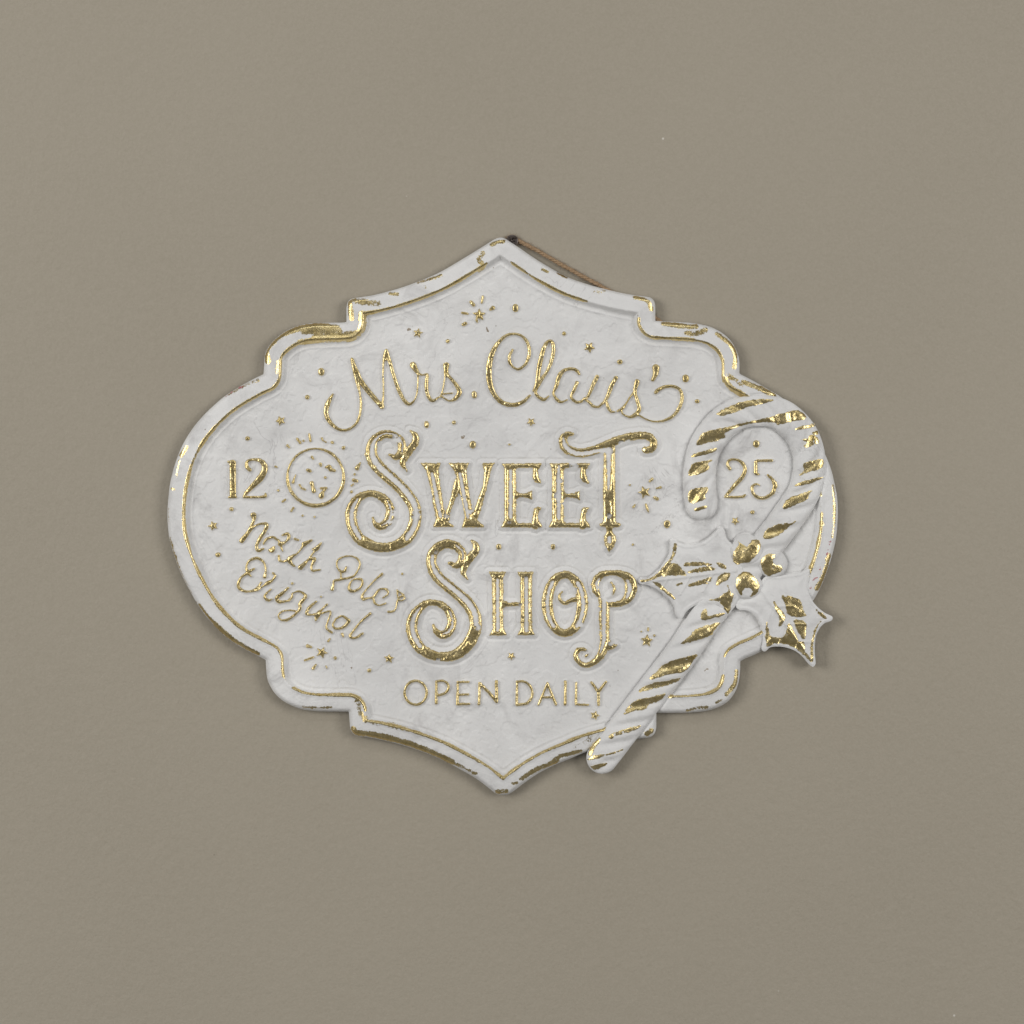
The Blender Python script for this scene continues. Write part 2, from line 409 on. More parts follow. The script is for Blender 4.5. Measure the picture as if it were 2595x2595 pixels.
# --- "12" and "25"
item('numeral', 'gold numeral one', [LN(5, [(732, 668, 33), (734, 985, 33)]), LN(5, [(694, 658, 15), (740, 652, 15)]), LN(5, [(698, 1004, 13), (766, 1004, 13)])], **sml)
item('numeral', 'gold numeral two beside the one', [ST_(5, [(900, 738, 20), (870, 705, 20), (876, 655, 16), (930, 635, 13), (1000, 645, 22), (1043, 692, 29), (1038, 760, 33), (990, 830, 33), (920, 902, 25), (866, 958, 19), (840, 1002, 14)]), ST_(5, [(840, 1003, 14), (920, 1004, 14), (1000, 1003, 14), (1050, 998, 17), (1054, 972, 11)])], **sml)
item('numeral', 'gold numeral two inside the cane hook', [ST_(4, [(772, 1692, 18), (747, 1652, 16), (762, 1612, 13), (820, 1600, 12), (890, 1632, 18), (920, 1700, 20), (892, 1772, 22), (830, 1842, 21), (765, 1918, 17), (727, 1964, 14)]), ST_(4, [(727, 1966, 14), (800, 1970, 14), (896, 1966, 15), (920, 1948, 11)])], **sml)
item('numeral', 'gold numeral five inside the cane hook', [LN(4, [(1184, 1612, 15), (1040, 1612, 13)]), ST_(4, [(1025, 1622, 18), (1024, 1690, 20), (1028, 1738, 20), (1056, 1745, 9)]),
    ST_(4, [(1142, 1752, 11), (1190, 1800, 18), (1214, 1870, 21), (1215, 1840 + 10, 21), (1192, 1928, 20)]),
    ST_(8, [(1214, 120, 20), (1190, 188, 20), (1122, 235, 17), (1050, 236, 17), (1000, 192, 17), (990, 132, 16), (1030, 102, 12), (1062, 115, 7)]), LN(8, [(1214, 120, 20), (1214, 118, 21), (1212, 90, 21)])], **sml)
# --- ring of the clock-like ornament
ring = [(1544 + 276 * math.cos(a), 808 + 279 * math.sin(a), 16 + 4 * math.sin(a * 1 + 0.3) + 2 * math.sin(5 * a)) for a in np.linspace(0, 2 * math.pi, 73)]
RING = item('ring', 'gold raised ring', [LN(5, ring)], **sml)
for p in [[(1508, 612, 13), (1520, 628, 8)], [(1590, 680, 16), (1596, 698, 9)], [(1640, 712, 7), (1676, 706, 22), (1692, 735, 18), (1728, 745, 13)], [(1470, 738, 17), (1490, 748, 15)],
          [(1350, 785, 5), (1332, 830, 8), (1324, 860, 14)], [(1385, 880, 8), (1405, 915, 9), (1442, 930, 8)], [(1506, 868, 20), (1516, 905, 14), (1525, 942, 22)],
          [(1600, 918, 12), (1650, 915, 10), (1618, 950, 12), (1600, 990, 28)], [(1640, 812, 13)]]:
    item('speck', None, [LN(5, p)], parent=RING, **sml)
for t, p in [(5, [(1268, 498, 12), (1286, 516, 9)]), (5, [(1364, 432, 11), (1394, 472, 11)]), (5, [(1425, 452, 11)]), (5, [(1483, 388, 11), (1493, 452, 11)]), (5, [(1605, 425, 9), (1615, 448, 7), (1645, 466, 6)]),
             (5, [(1708, 468, 15)]), (5, [(1820, 520, 18)]), (5, [(1150, 705, 10), (1164, 711, 6)]), (5, [(1178, 937, 12)]), (5, [(1222, 1048, 10), (1246, 1026, 9)]), (5, [(1306, 1138, 11), (1326, 1108, 9)]),
             (5, [(1418, 1185, 9)]), (5, [(1535, 1198, 10)]), (6, [(212, 718, 22), (244, 668, 6)]), (6, [(188, 780, 11)]), (6, [(180, 838, 18), (210, 846, 16)]), (6, [(155, 893, 8), (172, 878, 8)]), (6, [(156, 952, 14)])]:
    item('ray', None, [LN(t, p)], parent=RING, **sml)
# --- "North"
item('letter', 'gold script capital N', [ST_(5, [(936, 1184, 33), (940, 1225, 17), (918, 1275, 15), (884, 1350, 20), (820, 1430, 26)]), ST_(5, [(886, 1350, 14), (955, 1285, 11), (1025, 1262, 13), (1066, 1274, 20), (1050, 1330, 19), (1002, 1402, 19), (966, 1480, 18), (982, 1526, 19), (1030, 1512, 14)])], **sml)
item('letter', 'gold script letter o in the slanted upper line', [ST_(5, [(1034, 1458, 12), (1070, 1412, 15), (1130, 1396, 13), (1168, 1420, 13), (1200, 1440, 9)]), ST_(5, [(1090, 1522, 11), (1118, 1522, 28), (1140, 1490, 12)])], **sml)
item('letter', 'gold script letter r in the slanted upper line', [ST_(5, [(1196, 1462, 24), (1245, 1445, 14), (1284, 1402, 18), (1268, 1362, 17), (1216, 1378, 9)]), ST_(5, [(1210, 1470, 12), (1212, 1505, 7), (1222, 1532, 9)])], **sml)
item('letter', 'gold script letter t', [ST_(5, [(1340, 1412, 13), (1374, 1424, 12)]), LN(5, [(1432, 1465, 26), (1504, 1426, 12)]), ST_(5, [(1425, 1480, 15), (1370, 1550, 9), (1290, 1608, 24), (1312, 1660, 15), (1340, 1680, 11)]), ST_(5, [(1184, 1580, 12), (1190, 1622, 14), (1232, 1634, 11), (1290, 1610, 18)])], **sml)
item('letter', 'gold script letter h', [ST_(5, [(1600, 1452, 11), (1552, 1508, 24), (1520, 1516, 14)]), ST_(5, [(1548, 1515, 14), (1500, 1580, 7), (1460, 1630, 14), (1398, 1692, 27)]), ST_(5, [(1440, 1640, 12), (1490, 1612, 13), (1532, 1612, 20), (1504, 1680, 12), (1515, 1724, 13), (1588, 1715, 9)])], **sml)
# --- "Pole's"
item('letter', 'gold script capital P', [ST_(10, [(106, 335, 11), (91, 373, 16), (51, 378, 13), (16, 333, 10), (21, 273, 11), (71, 238, 10), (151, 228, 9), (215, 256, 11), (240, 310, 11), (214, 380, 11), (168, 430, 12), (61, 456, 13), (-9, 470, 14), (-19, 500, 12), (-31, 553, 20)]), LN(10, [(51, 380, 9), (56, 452, 9)])], **sml)
item('letter', 'gold script letter o in the slanted middle line', [ST_(10, [(200, 450, 12), (255, 460, 14), (262, 500, 12), (236, 545, 13), (180, 574, 15), (140, 560, 17), (134, 520, 13), (160, 472, 9), (200, 450, 12)])], **sml)
item('letter', 'gold script letter l in the slanted middle line', [ST_(10, [(456, 405, 15), (380, 470, 10), (300, 560, 10), (260, 620, 14), (275, 650, 17), (322, 640, 9)])], **sml)
item('letter', 'gold script letter e', [ST_(10, [(325, 640, 8), (370, 630, 15), (400, 590, 14), (440, 552, 11), (500, 556, 15), (516, 600, 9), (468, 636, 9)]), ST_(10, [(370, 640, 13), (386, 690, 12), (430, 710, 10), (494, 690, 7)])], **sml)
item('letter', 'gold script letter s with apostrophe', [ST_(10, [(604, 560, 7), (616, 640, 10), (650, 618, 8), (680, 640, 11), (645, 668, 8), (612, 660, 12), (590, 740, 9), (566, 768, 12), (518, 774, 13)]), LN(10, [(606, 566, 8), (672, 612, 9)])], **sml)
# --- "Original"
item('letter', 'gold script capital O with double loop', [ST_(9, [(942, 160, 11), (880, 188, 18), (868, 130, 12), (900, 80, 14), (970, 55, 15), (1035, 95, 12), (1056, 170, 12), (1045, 238, 19)]), ST_(9, [(912, 235, 8), (880, 205, 16), (838, 225, 14), (800, 270, 15), (786, 330, 17), (830, 374, 15), (900, 380, 13), (970, 358, 18), (1010, 292, 7)])], **sml)
item('letter', 'gold script letter r in the lower slanted line', [ST_(9, [(975, 372, 12), (1030, 330, 9), (1070, 302, 20), (1120, 272, 13), (1150, 230, 13), (1126, 200, 11)]), ST_(9, [(1108, 360, 6), (1062, 402, 11), (1046, 440, 14), (1080, 468, 15), (1112, 460, 7)])], **sml)
item('letter', 'gold script letter i', [ST_(9, [(1275, 346, 13), (1220, 400, 17), (1162, 445, 18), (1190, 484, 17), (1280, 472, 9)]), LN(9, [(1316, 303, 15)])], **sml)
item('letter', 'gold script letter g', [ST_(9, [(1284, 470, 16), (1312, 436, 12), (1320, 400, 9), (1380, 380, 11), (1426, 402, 13), (1446, 435, 18), (1392, 500, 19), (1390, 550, 16), (1340, 610, 13), (1270, 658, 15), (1206, 660, 11), (1180, 620, 9), (1220, 576, 11), (1290, 566, 8), (1345, 574, 9)])], **sml)
item('letter', 'gold script letter i before the n', [ST_(9, [(1550, 482, 13), (1482, 540, 16), (1456, 600, 16), (1500, 610, 11), (1560, 600, 12)]), LN(9, [(1598, 432, 13)])], **sml)
item('letter', 'gold script letter n', [ST_(9, [(1656, 510, 13), (1602, 560, 11), (1564, 612, 26), (1546, 664, 13)]), ST_(9, [(1600, 598, 10), (1680, 574, 10), (1690, 602, 10), (1662, 680, 9), (1650, 740, 12), (1702, 786, 13)])], **sml)
item('letter', 'gold script letter a in the lower slanted line', [ST_(9, [(1744, 650, 10), (1800, 622, 11), (1850, 650, 15), (1866, 680, 18), (1810, 734, 15), (1740, 745, 13), (1712, 708, 11), (1744, 650, 10)]), LN(9, [(1805, 800, 15), (1814, 824, 11)])], **sml)
item('letter', 'gold script letter l ending the lower slanted line', [ST_(10, [(341, 790, 15), (250, 870, 12), (182, 950, 12), (142, 1010, 14), (170, 1034, 13), (220, 1020, 13), (262, 988, 15)])], **sml)
# --- "OPEN DAILY"
cap = dict(sh=3.2, hgt=4.2, rag=0.75)
item('letter', 'gold capital O of the bottom line', [LN(10, [(785 + 108 * math.cos(a), 1567 + 117 * math.sin(a), 14) for a in np.linspace(0, 2 * math.pi, 49)])], **cap)
item('letter', 'gold capital P of the bottom line', [LN(10, [(988, 1458, 13), (986, 1668, 16)]), ST_(10, [(988, 1456, 13), (1050, 1450, 13), (1098, 1480, 14), (1106, 1525, 14), (1072, 1572, 14), (990, 1595, 14)])], **cap)
item('letter', 'gold capital E of the bottom line', [LN(10, [(1198, 1464, 13), (1194, 1678, 16)]), LN(10, [(1200, 1462, 13), (1306, 1462, 12)]), LN(10, [(1200, 1586, 12), (1302, 1584, 12)]), LN(10, [(1196, 1678, 14), (1312, 1676, 13)])], **cap)
item('letter', 'gold capital N of the bottom line', [LN(10, [(1412, 1472, 15), (1406, 1678, 15)]), LN(10, [(1412, 1472, 15), (1500, 1562, 16), (1580, 1655, 18)]), LN(10, [(1576, 1456, 17), (1580, 1655, 16)])], **cap)
item('letter', 'gold capital D of the bottom line', [LN(11, [(232, 1458, 14), (230, 1682, 15)]), ST_(11, [(232, 1456, 13), (300, 1458, 13), (358, 1496, 14), (382, 1560, 14), (372, 1620, 15), (325, 1672, 15), (232, 1684, 15)])], **cap)
item('letter', 'gold capital A of the bottom line', [LN(11, [(530, 1474, 13), (444, 1682, 14)]), LN(11, [(530, 1474, 13), (614, 1682, 15)]), LN(11, [(480, 1612, 13), (588, 1612, 13)])], **cap)
item('letter', 'gold capital I of the bottom line', [LN(11, [(706, 1458, 15), (703, 1680, 16)])], **cap)
item('letter', 'gold capital L of the bottom line', [LN(11, [(812, 1472, 12), (810, 1678, 15)]), LN(11, [(810, 1680, 14), (928, 1686, 11)])], **cap)
item('letter', 'gold capital Y of the bottom line', [LN(11, [(960, 1466, 13), (1030, 1558, 17)]), LN(11, [(1104, 1462, 14), (1030, 1558, 17)]), LN(11, [(1030, 1558, 17), (1032, 1684, 15)])], **cap)

# --- SWEET
big = dict(sh=8.0, hgt=6.2, rag=1.7)
def inline(pts, wdt=34, shift=(7, -7)):
    """hollow line down the middle of a thick stroke"""
    q = [(x + shift[0], y + shift[1], r_ - wdt) for x, y, r_ in pts]
    runs_, cur = [], []
    for p in q:
        if p[2] > 3: cur.append(p)
        else:
            if len(cur) > 1: runs_.append(cur)
            cur = []
    if len(cur) > 1: runs_.append(cur)
    return runs_
s1 = [(530, 585, 13), (590, 612, 30), (648, 560, 42), (645, 470, 42), (570, 400, 40), (470, 390, 40), (382, 450, 50), (352, 540, 57), (362, 620, 62), (420, 710, 62), (520, 800, 62), (620, 890, 60),
      (708, 990, 62), (768, 1090, 62), (784, 1190, 58), (764, 1300, 60), (695, 1410, 58), (600, 1470, 48), (480, 1498, 48), (350, 1475, 50), (235, 1408, 55), (172, 1305, 56), (150, 1200, 56),
      (165, 1110, 54), (210, 1030, 46), (280, 982, 36), (350, 968, 32), (430, 990, 38), (500, 1045, 42), (540, 1140, 46), (515, 1240, 46), (450, 1288, 38), (395, 1272, 26), (366, 1205, 11)]
S1 = ST_(6, s1, 4)
leaf1 = ST_(6, [(735, 355, 8), (784, 400, 30), (780, 470, 38), (730, 540, 40), (682, 612, 34), (658, 672, 28), (700, 745, 7)], 4)
ch1 = [ST_(6, c_, 4) for c_ in inline(s1[:17] + [(640, 1445, 20)] + [(300, 1450, 20)] + s1[20:27] + [(430, 990, 20)] + s1[28:])]
item('letter', 'large gold curled capital S of the upper main word', [S1, leaf1], chans=ch1,
     wear=[(6, 800, 1180, 70), (6, 600, 1150, 60), (6, 560, 1280, 70), (6, 600, 430, 60), (6, 440, 480, 45)], **big)
item('letter', 'large gold capital W', polys=[P(6, [(833, 668), (1030, 668), (1008, 742), (1030, 900), (1075, 1200), (1098, 1235), (1155, 1280), (1155, 1298), (958, 1298), (962, 1270), (985, 1215), (968, 1130), (930, 900), (885, 742)]),
     P(6, [(1102, 668), (1308, 668), (1284, 742), (1300, 880), (1345, 1180), (1385, 1225), (1452, 1278), (1452, 1300), (1238, 1300), (1244, 1270), (1266, 1200), (1240, 1050), (1180, 800), (1160, 742)]),
     P(6, [(1430, 668), (1557, 668), (1522, 742), (1480, 930), (1415, 1160), (1385, 1225), (1340, 1180), (1370, 1090), (1440, 900), (1456, 742)])],
     strokes=[ST_(6, [(1196, 840, 30), (1178, 940, 36), (1140, 1050, 24), (1105, 1150, 24), (1085, 1220, 32)])],
     chans=[LN(6, [(946, 775, 15), (972, 900, 20), (1008, 1090, 20), (1028, 1195, 16)]), LN(6, [(1218, 775, 14), (1242, 900, 18), (1278, 1080, 20), (1300, 1200, 15)])],
     wear=[(6, 1085, 1180, 45), (6, 1330, 1150, 30)], **big)
def letter_e(dx, label, ch, wear):
    q = lambda pts: P(7, [(x + dx, y) for x, y in pts])
    s_ = lambda pts: smooth(P(7, [(x + dx, y, r_) for x, y, r_ in pts]), 5)
    item('letter', label, strokes=[s_([(415, 700, 24), (412, 760, 26), (420, 820, 32), (462, 862, 11)]), s_([(412, 1280, 40), (412, 1200, 27), (428, 1130, 26), (464, 1112, 10)])],
         polys=[q([(84, 672), (106, 735), (108, 1230), (78, 1290), (78, 1302), (482, 1302), (470, 1262), (440, 1225), (400, 1256), (240, 1256), (224, 1235), (226, 1025), (262, 1004), (320, 1010), (380, 1032),
                    (380, 934), (330, 962), (262, 968), (226, 945), (224, 735), (240, 718), (380, 716), (440, 740), (476, 690), (476, 670)])],
         chans=[np.array(P(7, [(x + dx, y, r_) for x, y, r_ in ch]))], wear=wear, **big)
letter_e(0, 'large gold capital E following the W', [(170, 745, 16), (170, 1195, 20)], [(7, 160, 1250, 25)])
letter_e(467, 'large gold capital E before the T', [(172, 700, 14), (174, 960, 24), (174, 1215, 18)], [(7, 630, 990, 50), (7, 790, 700, 60), (7, 650, 850, 40), (7, 690, 1060, 30)])
t_top = [(775, 386, 17), (712, 392, 30), (682, 455, 42), (720, 530, 46), (840, 572, 44), (980, 548, 46), (1120, 492, 48), (1280, 428, 42), (1420, 402, 38), (1520, 410, 38), (1568, 465, 38), (1552, 530, 36), (1488, 542, 34)]
item('letter', 'large gold capital T with swash bar and pointed foot', strokes=[ST_(7, t_top), LN(7, [(1060, 1276, 20), (1135, 1270, 22), (1222, 1276, 24)]), LN(7, [(1135, 1290, 40), (1136, 1350, 26)])],
     polys=[P(7, [(1080, 540), (1195, 500), (1194, 900), (1200, 1230), (1225, 1275), (1050, 1275), (1078, 1230), (1072, 960)]), P(7, [(1112, 1335), (1160, 1335), (1200, 1390), (1206, 1430), (1185, 1480), (1136, 1548), (1098, 1480), (1080, 1430), (1088, 1385)])],
     chans=[ST_(7, [(690, 420, 8), (698, 490, 20), (760, 555, 22), (880, 578, 20), (1010, 552, 18), (1110, 545, 24)]), LN(7, [(1200, 505, 8), (1330, 450, 10)]), LN(7, [(1128, 545, 30), (1130, 640, 22), (1130, 780, 20), (1128, 920, 12)]), LN(7, [(1136, 1400, 18), (1136, 1435, 22)])],
     wear=[(7, 1130, 560, 55), (7, 1125, 1190, 45), (7, 1250, 480, 40), (7, 1140, 1430, 26)], **big)
# --- SHOP
s2 = [(1122, 296, 22), (1180, 322, 30), (1236, 280, 42), (1240, 200, 42), (1180, 130, 44), (1080, 108, 46), (990, 155, 48), (942, 235, 50), (947, 330, 53), (1000, 430, 56), (1100, 520, 57), (1210, 610, 58), (1300, 700, 61),
      (1358, 800, 62), (1374, 900, 60), (1348, 1010, 62), (1280, 1115, 58), (1180, 1192, 52), (1060, 1214, 46), (930, 1192, 48), (822, 1120, 54), (764, 1020, 56), (745, 920, 56), (768, 820, 52), (822, 742, 42), (890, 692, 33),
      (960, 682, 30), (1040, 706, 33), (1108, 770, 40), (1142, 870, 46), (1112, 965, 46), (1045, 998, 42), (985, 965, 28), (955, 900, 11)]
ch2 = [ST_(10, c_, 4) for c_ in inline(s2[:5] + [(1080, 108, 20)] + s2[7:15] + [(1360, 960, 20)] + s2[20:25] + [(900, 690, 10)] + s2[28:])]
item('letter', 'large gold curled capital S of the lower main word', [ST_(10, s2, 4), ST_(10, [(1330, 78, 8), (1372, 115, 30), (1372, 180, 38), (1320, 242, 42), (1272, 315, 36), (1254, 390, 28), (1292, 455, 8)], 4)], chans=ch2,
     wear=[(10, 1390, 930, 40), (10, 1010, 1240, 30), (10, 980, 190, 30), (10, 1060, 300, 40)], **big)
item('letter', 'large gold capital H', polys=[P(11, [(-42, 380), (128, 380), (100, 440), (98, 660), (150, 682), (266, 678), (264, 440), (238, 398), (238, 380), (396, 380), (380, 440), (380, 940), (406, 990), (406, 1004), (238, 1004), (240, 985), (268, 940), (268, 716), (130, 722), (98, 745), (102, 940), (134, 990), (134, 1006), (-34, 1006), (-30, 985), (-8, 940), (-14, 440), (-40, 398)])],
     chans=[LN(11, [(42, 465, 17), (44, 950, 19)]), LN(11, [(322, 455, 18), (326, 955, 20)])], wear=[(11, 320, 445, 25), (11, 265, 700, 20)], **big)
oell = [(700 + 172 * math.cos(a), 695 + 286 * math.sin(a), 38 + 18 * math.cos(a) ** 2) for a in np.linspace(0, 2 * math.pi, 61)]
item('letter', 'large gold capital O with inner curl', strokes=[LN(11, oell), ST_(11, [(838, 640, 26), (765, 662, 22), (700, 688, 18), (654, 655, 18), (648, 612, 13), (672, 578, 7)])],
     chans=[LN(11, [(700 + 172 * math.cos(a), 695 + 286 * math.sin(a), 18) for a in np.linspace(math.pi * 0.72, math.pi * 1.26, 18)]), LN(11, [(704 + 176 * math.cos(a), 695 + 286 * math.sin(a), 20) for a in np.linspace(-0.8, 0.85, 18)])],
     wear=[(11, 800, 560, 45), (11, 700, 640, 40), (11, 860, 900, 30)], **big)
pb = [(1030, 612, 22), (1000, 552, 34), (1006, 470, 38), (1062, 412, 34), (1150, 392, 26), (1250, 404, 34), (1328, 455, 52), (1350, 540, 60), (1325, 630, 50), (1250, 690, 32), (1140, 704, 26)]
item('letter', 'large gold capital P with curled foot', strokes=[ST_(11, pb), ST_(11, [(1090, 1080, 48), (1062, 1180, 42), (1000, 1258, 32), (910, 1298, 26), (842, 1268, 26), (808, 1208, 24), (830, 1152, 24), (880, 1140, 18), (920, 1172, 16), (910, 1208, 12)]), ST_(11, [(1155, 488, 7), (1186, 540, 13), (1170, 592, 15), (1118, 632, 9)])],
     polys=[P(11, [(1020, 600), (1060, 640), (1140, 690), (1136, 1030), (1160, 1075), (1212, 1098), (1200, 1125), (1140, 1150), (1050, 1150), (1040, 1000), (1034, 700)])],
     chans=[LN(11, [(1086, 640, 24), (1084, 800, 22), (1084, 1050, 20), (1060, 1140, 12), (1040, 1180, 6)]), LN(11, [(1140, 640, 20), (1100, 630, 20)]), ST_(11, [(1312, 465, 12), (1335, 540, 22), (1310, 630, 14)]), ST_(11, [(1018, 560, 10), (1012, 500, 16), (1040, 445, 8)])],
     wear=[(11, 1040, 750, 24), (11, 1040, 960, 24), (11, 1150, 1080, 34), (11, 910, 1170, 30), (11, 1150, 600, 30)], **big)

# --- stars, dots and sparkles
def star(t, x, y, r_, rot=0.0, pts=5, inner=0.5):
    return P(t, [(x + (r_ if k % 2 == 0 else r_ * inner) * math.sin(rot + k * math.pi / pts), y - (r_ if k % 2 == 0 else r_ * inner) * math.cos(rot + k * math.pi / pts)) for k in range(2 * pts)])
dotk = dict(sh=3.0, hgt=4.0, rag=0.6)
for t, x, y, r_, rot in [(2, 1000, 1135, 48, 0.2), (3, 1135, 1275, 56, 0.5), (5, 1200, 255, 50, -0.4), (5, 540, 1285, 50, 0.9), (7, 370, 268, 44, 0.7), (8, 823, 465, 42, 0.6), (10, 523, 1232, 48, 0.1), (10, 1722, 1208, 40, 3.1), (11, 1503, 1058, 62, 0.1), (11, 995, 1790, 48, 0.3)]:
    item('star', None, polys=[star(t, x, y, r_, rot)], **dotk)
for t, x, y, rx, ry in [(1, 1600, 1515, 30, 38), (1, 1463, 1763, 22, 22), (2, 1293, 1213, 19, 19), (3, 410, 890, 28, 38), (3, 887, 1140, 19, 19), (3, 1433, 1418, 27, 22), (4, 338, 808, 32, 38), (4, 452, 1030, 22, 18), (4, 1030, 1448, 30, 36),
                        (5, 877, 428, 23, 20), (5, 720, 1120, 21, 19), (5, 588, 1568, 25, 22), (6, 892, 292, 22, 34), (6, 1160, 273, 20, 19), (6, 1345, 490, 32, 37), (6, 1702, 487, 11, 10), (7, 1703, 1268, 32, 38), (6, 1600, 1490, 24, 29), (7, 585, 1490, 20, 28),
                        (7, 1368, 1468, 10, 11), (8, 993, 380, 21, 18), (10, 655, 403, 12, 11), (10, 330, 1348, 18, 19)]:
    a_, b_2 = (rx, ry)
    if rx >= ry: s_ = [(x - (rx - ry), y, ry), (x + (rx - ry), y, ry)]
    else: s_ = [(x, y - (ry - rx), rx), (x, y + (ry - rx), rx)]
    item('dot', None, [LN(t, s_)], **dotk)
def sparkle(t, x, y, r_, rot, rays):
    it = item('star', None, polys=[star(t, x, y, r_, rot, 5, 0.45)], **dotk)
    for p in rays: item('ray', None, [LN(t, p)], parent=it, **dotk)
sparkle(2, 1602, 958, 66, 0.0, [[(1520, 832, 15), (1545, 860, 17)], [(1636, 778, 11), (1626, 835, 11)], [(1708, 906, 10), (1736, 890, 20)], [(1436, 938, 12), (1490, 947, 9)], [(1444, 1052, 14), (1466, 1042, 17)], [(1578, 1012, 12), (1580, 1026, 8)]])
sparkle(7, 1480, 955, 66, 0.9, [[(1530, 850, 9), (1556, 826, 14)], [(1598, 918, 8), (1638, 908, 12)], [(1582, 1008, 14), (1606, 1020, 17)], [(1496, 1074, 9), (1506, 1110, 13), (1520, 1148, 6)], [(1374, 1100, 12), (1390, 1078, 7)], [(1338, 885, 8)]])
sparkle(9, 1605, 980, 60, 0.4, [[(1465, 916, 17), (1496, 926, 12)], [(1668, 868, 12), (1682, 848, 8)], [(1440, 1056, 10), (1522, 1026, 9)], [(1520, 1136, 15), (1546, 1100, 8)], [(1646, 1112, 5), (1656, 1134, 6)], [(1735, 1035, 16)]])
for p in [[(1518, 935, 9), (1516, 958, 9)], [(1578, 1007, 11)], [(1450, 968, 7)]]: item('dot', None, [LN(11, p)], **dotk)

# ------------------------------------------------------------------ candy cane, holly, berries: shapes
cane_pts = P(13, [(486, 1432), (590, 1298), (940, 838), (1300, 362)]) + P(8, [(545, 1392), (840, 1050), (1170, 655), (1385, 365), (1500, 180)]) + \
    P(4, [(1540, 1770), (1552, 1650), (1540, 1520), (1490, 1380), (1402, 1262), (1290, 1172), (1160, 1130), (1020, 1126), (860, 1152), (720, 1232), (610, 1350), (532, 1480), (488, 1640), (474, 1800)]) + P(8, [(480, 190), (494, 298)])
CANE = smooth(cane_pts, 5)
leafL = P(8, [(790, 690), (760, 665), (735, 635), (722, 580), (706, 541), (682, 528), (656, 545), (600, 602), (520, 660), (430, 693), (340, 699), (270, 679), (235, 655), (205, 648), (188, 670), (190, 720), (184, 780), (150, 850),
              (80, 940), (0, 1008), (-60, 1030), (-106, 1026), (-126, 1052), (-106, 1080), (-46, 1087), (54, 1127), (120, 1170), (190, 1230), (230, 1300), (245, 1370), (268, 1410), (295, 1418), (315, 1400), (335, 1360), (380, 1318), (440, 1285),
              (500, 1250), (560, 1260), (640, 1280), (700, 1330), (735, 1372), (770, 1362), (800, 1310), (860, 1240), (900, 1000), (850, 800)])
leafR = P(8, [(1130, 1000), (1240, 1005), (1330, 987), (1440, 975), (1500, 950), (1535, 930), (1555, 950), (1550, 1000), (1535, 1060), (1532, 1130), (1560, 1220), (1620, 1300), (1690, 1358), (1740, 1383), (1770, 1400), (1770, 1428), (1740, 1448),
              (1690, 1466), (1640, 1522), (1607, 1600), (1597, 1700), (1601, 1790), (1606, 1855), (1592, 1884), (1570, 1888), (1530, 1850), (1480, 1790), (1400, 1730), (1300, 1697), (1200, 1692), (1152, 1706), (1125, 1733), (1100, 1740), (1080, 1715),
              (1090, 1640), (1084, 1530), (1050, 1430), (1000, 1370), (925, 1337), (865, 1335), (830, 1300), (850, 1220), (960, 1160), (1050, 1080)])
leafL = [tuple(p) for p in smooth(leafL, 3, True)]; leafR = [tuple(p) for p in smooth(leafR, 3, True)]
BERRIES = [P(8, [(932, 745, 152)])[0], P(8, [(1188, 880, 138)])[0], P(8, [(938, 1088, 138)])[0]]

# ------------------------------------------------------------------ heights
tab_x = np.arange(-10, 115, 0.25)
prof = np.interp(tab_x, [-10, 0, 2, 5, 10, 20, 34, 41, 44, 47, 51, 55, 59, 62.5, 66, 72, 80, 115], [18, 20, 27, 32.5, 36.2, 38.0, 39.4, 42.2, 41.6, 36, 29.2, 27.0, 27.2, 29.4, 27.0, 26.2, 26, 26])
kk = np.exp(-0.5 * (np.arange(-12, 13) / 3.0) ** 2); kk /= kk.sum()
prof = np.convolve(np.pad(prof, 12, mode='edge'), kk, 'valid')
H = np.interp(D, tab_x, prof).astype(np.float32)
H += (vn(GX, GY, 130, 1) - 0.5) * 2.6 + (vn(GX, GY, 46, 2) - 0.5) * 2.4 + (vn(GX, GY, 18, 3) - 0.5) * 0.9

fl = vn(GX, GY, 62, 14) * 0.55 + vn(GX, GY, 21, 15) * 0.3 + vn(GX, GY, 8, 0) * 0.15
H -= 1.2 * sstep(0.60, 0.615, fl) * sstep(50, 56, D)
H += 1.2 * (1 - sstep(0.33, 0.345, fl)) * sstep(50, 56, D)

def local(it):
    xs, ys = [], []
    for s_ in it['strokes']: xs += [s_[:, 0].min() - s_[:, 2].max(), s_[:, 0].max() + s_[:, 2].max()]; ys += [s_[:, 1].min() - s_[:, 2].max(), s_[:, 1].max() + s_[:, 2].max()]
    for p in it['polys']: a_ = np.array(p); xs += [a_[:, 0].min(), a_[:, 0].max()]; ys += [a_[:, 1].min(), a_[:, 1].max()]
    return min(xs), max(xs), min(ys), max(ys)
def body_sdf(it, X, Y):
    d = np.full(X.shape, 1e6, np.float32)
    for s_ in it['strokes']: d = np.minimum(d, stroke_sdf(X, Y, s_))
    for p in it['polys']: d = np.minimum(d, poly_sdf(X, Y, p))
    return d
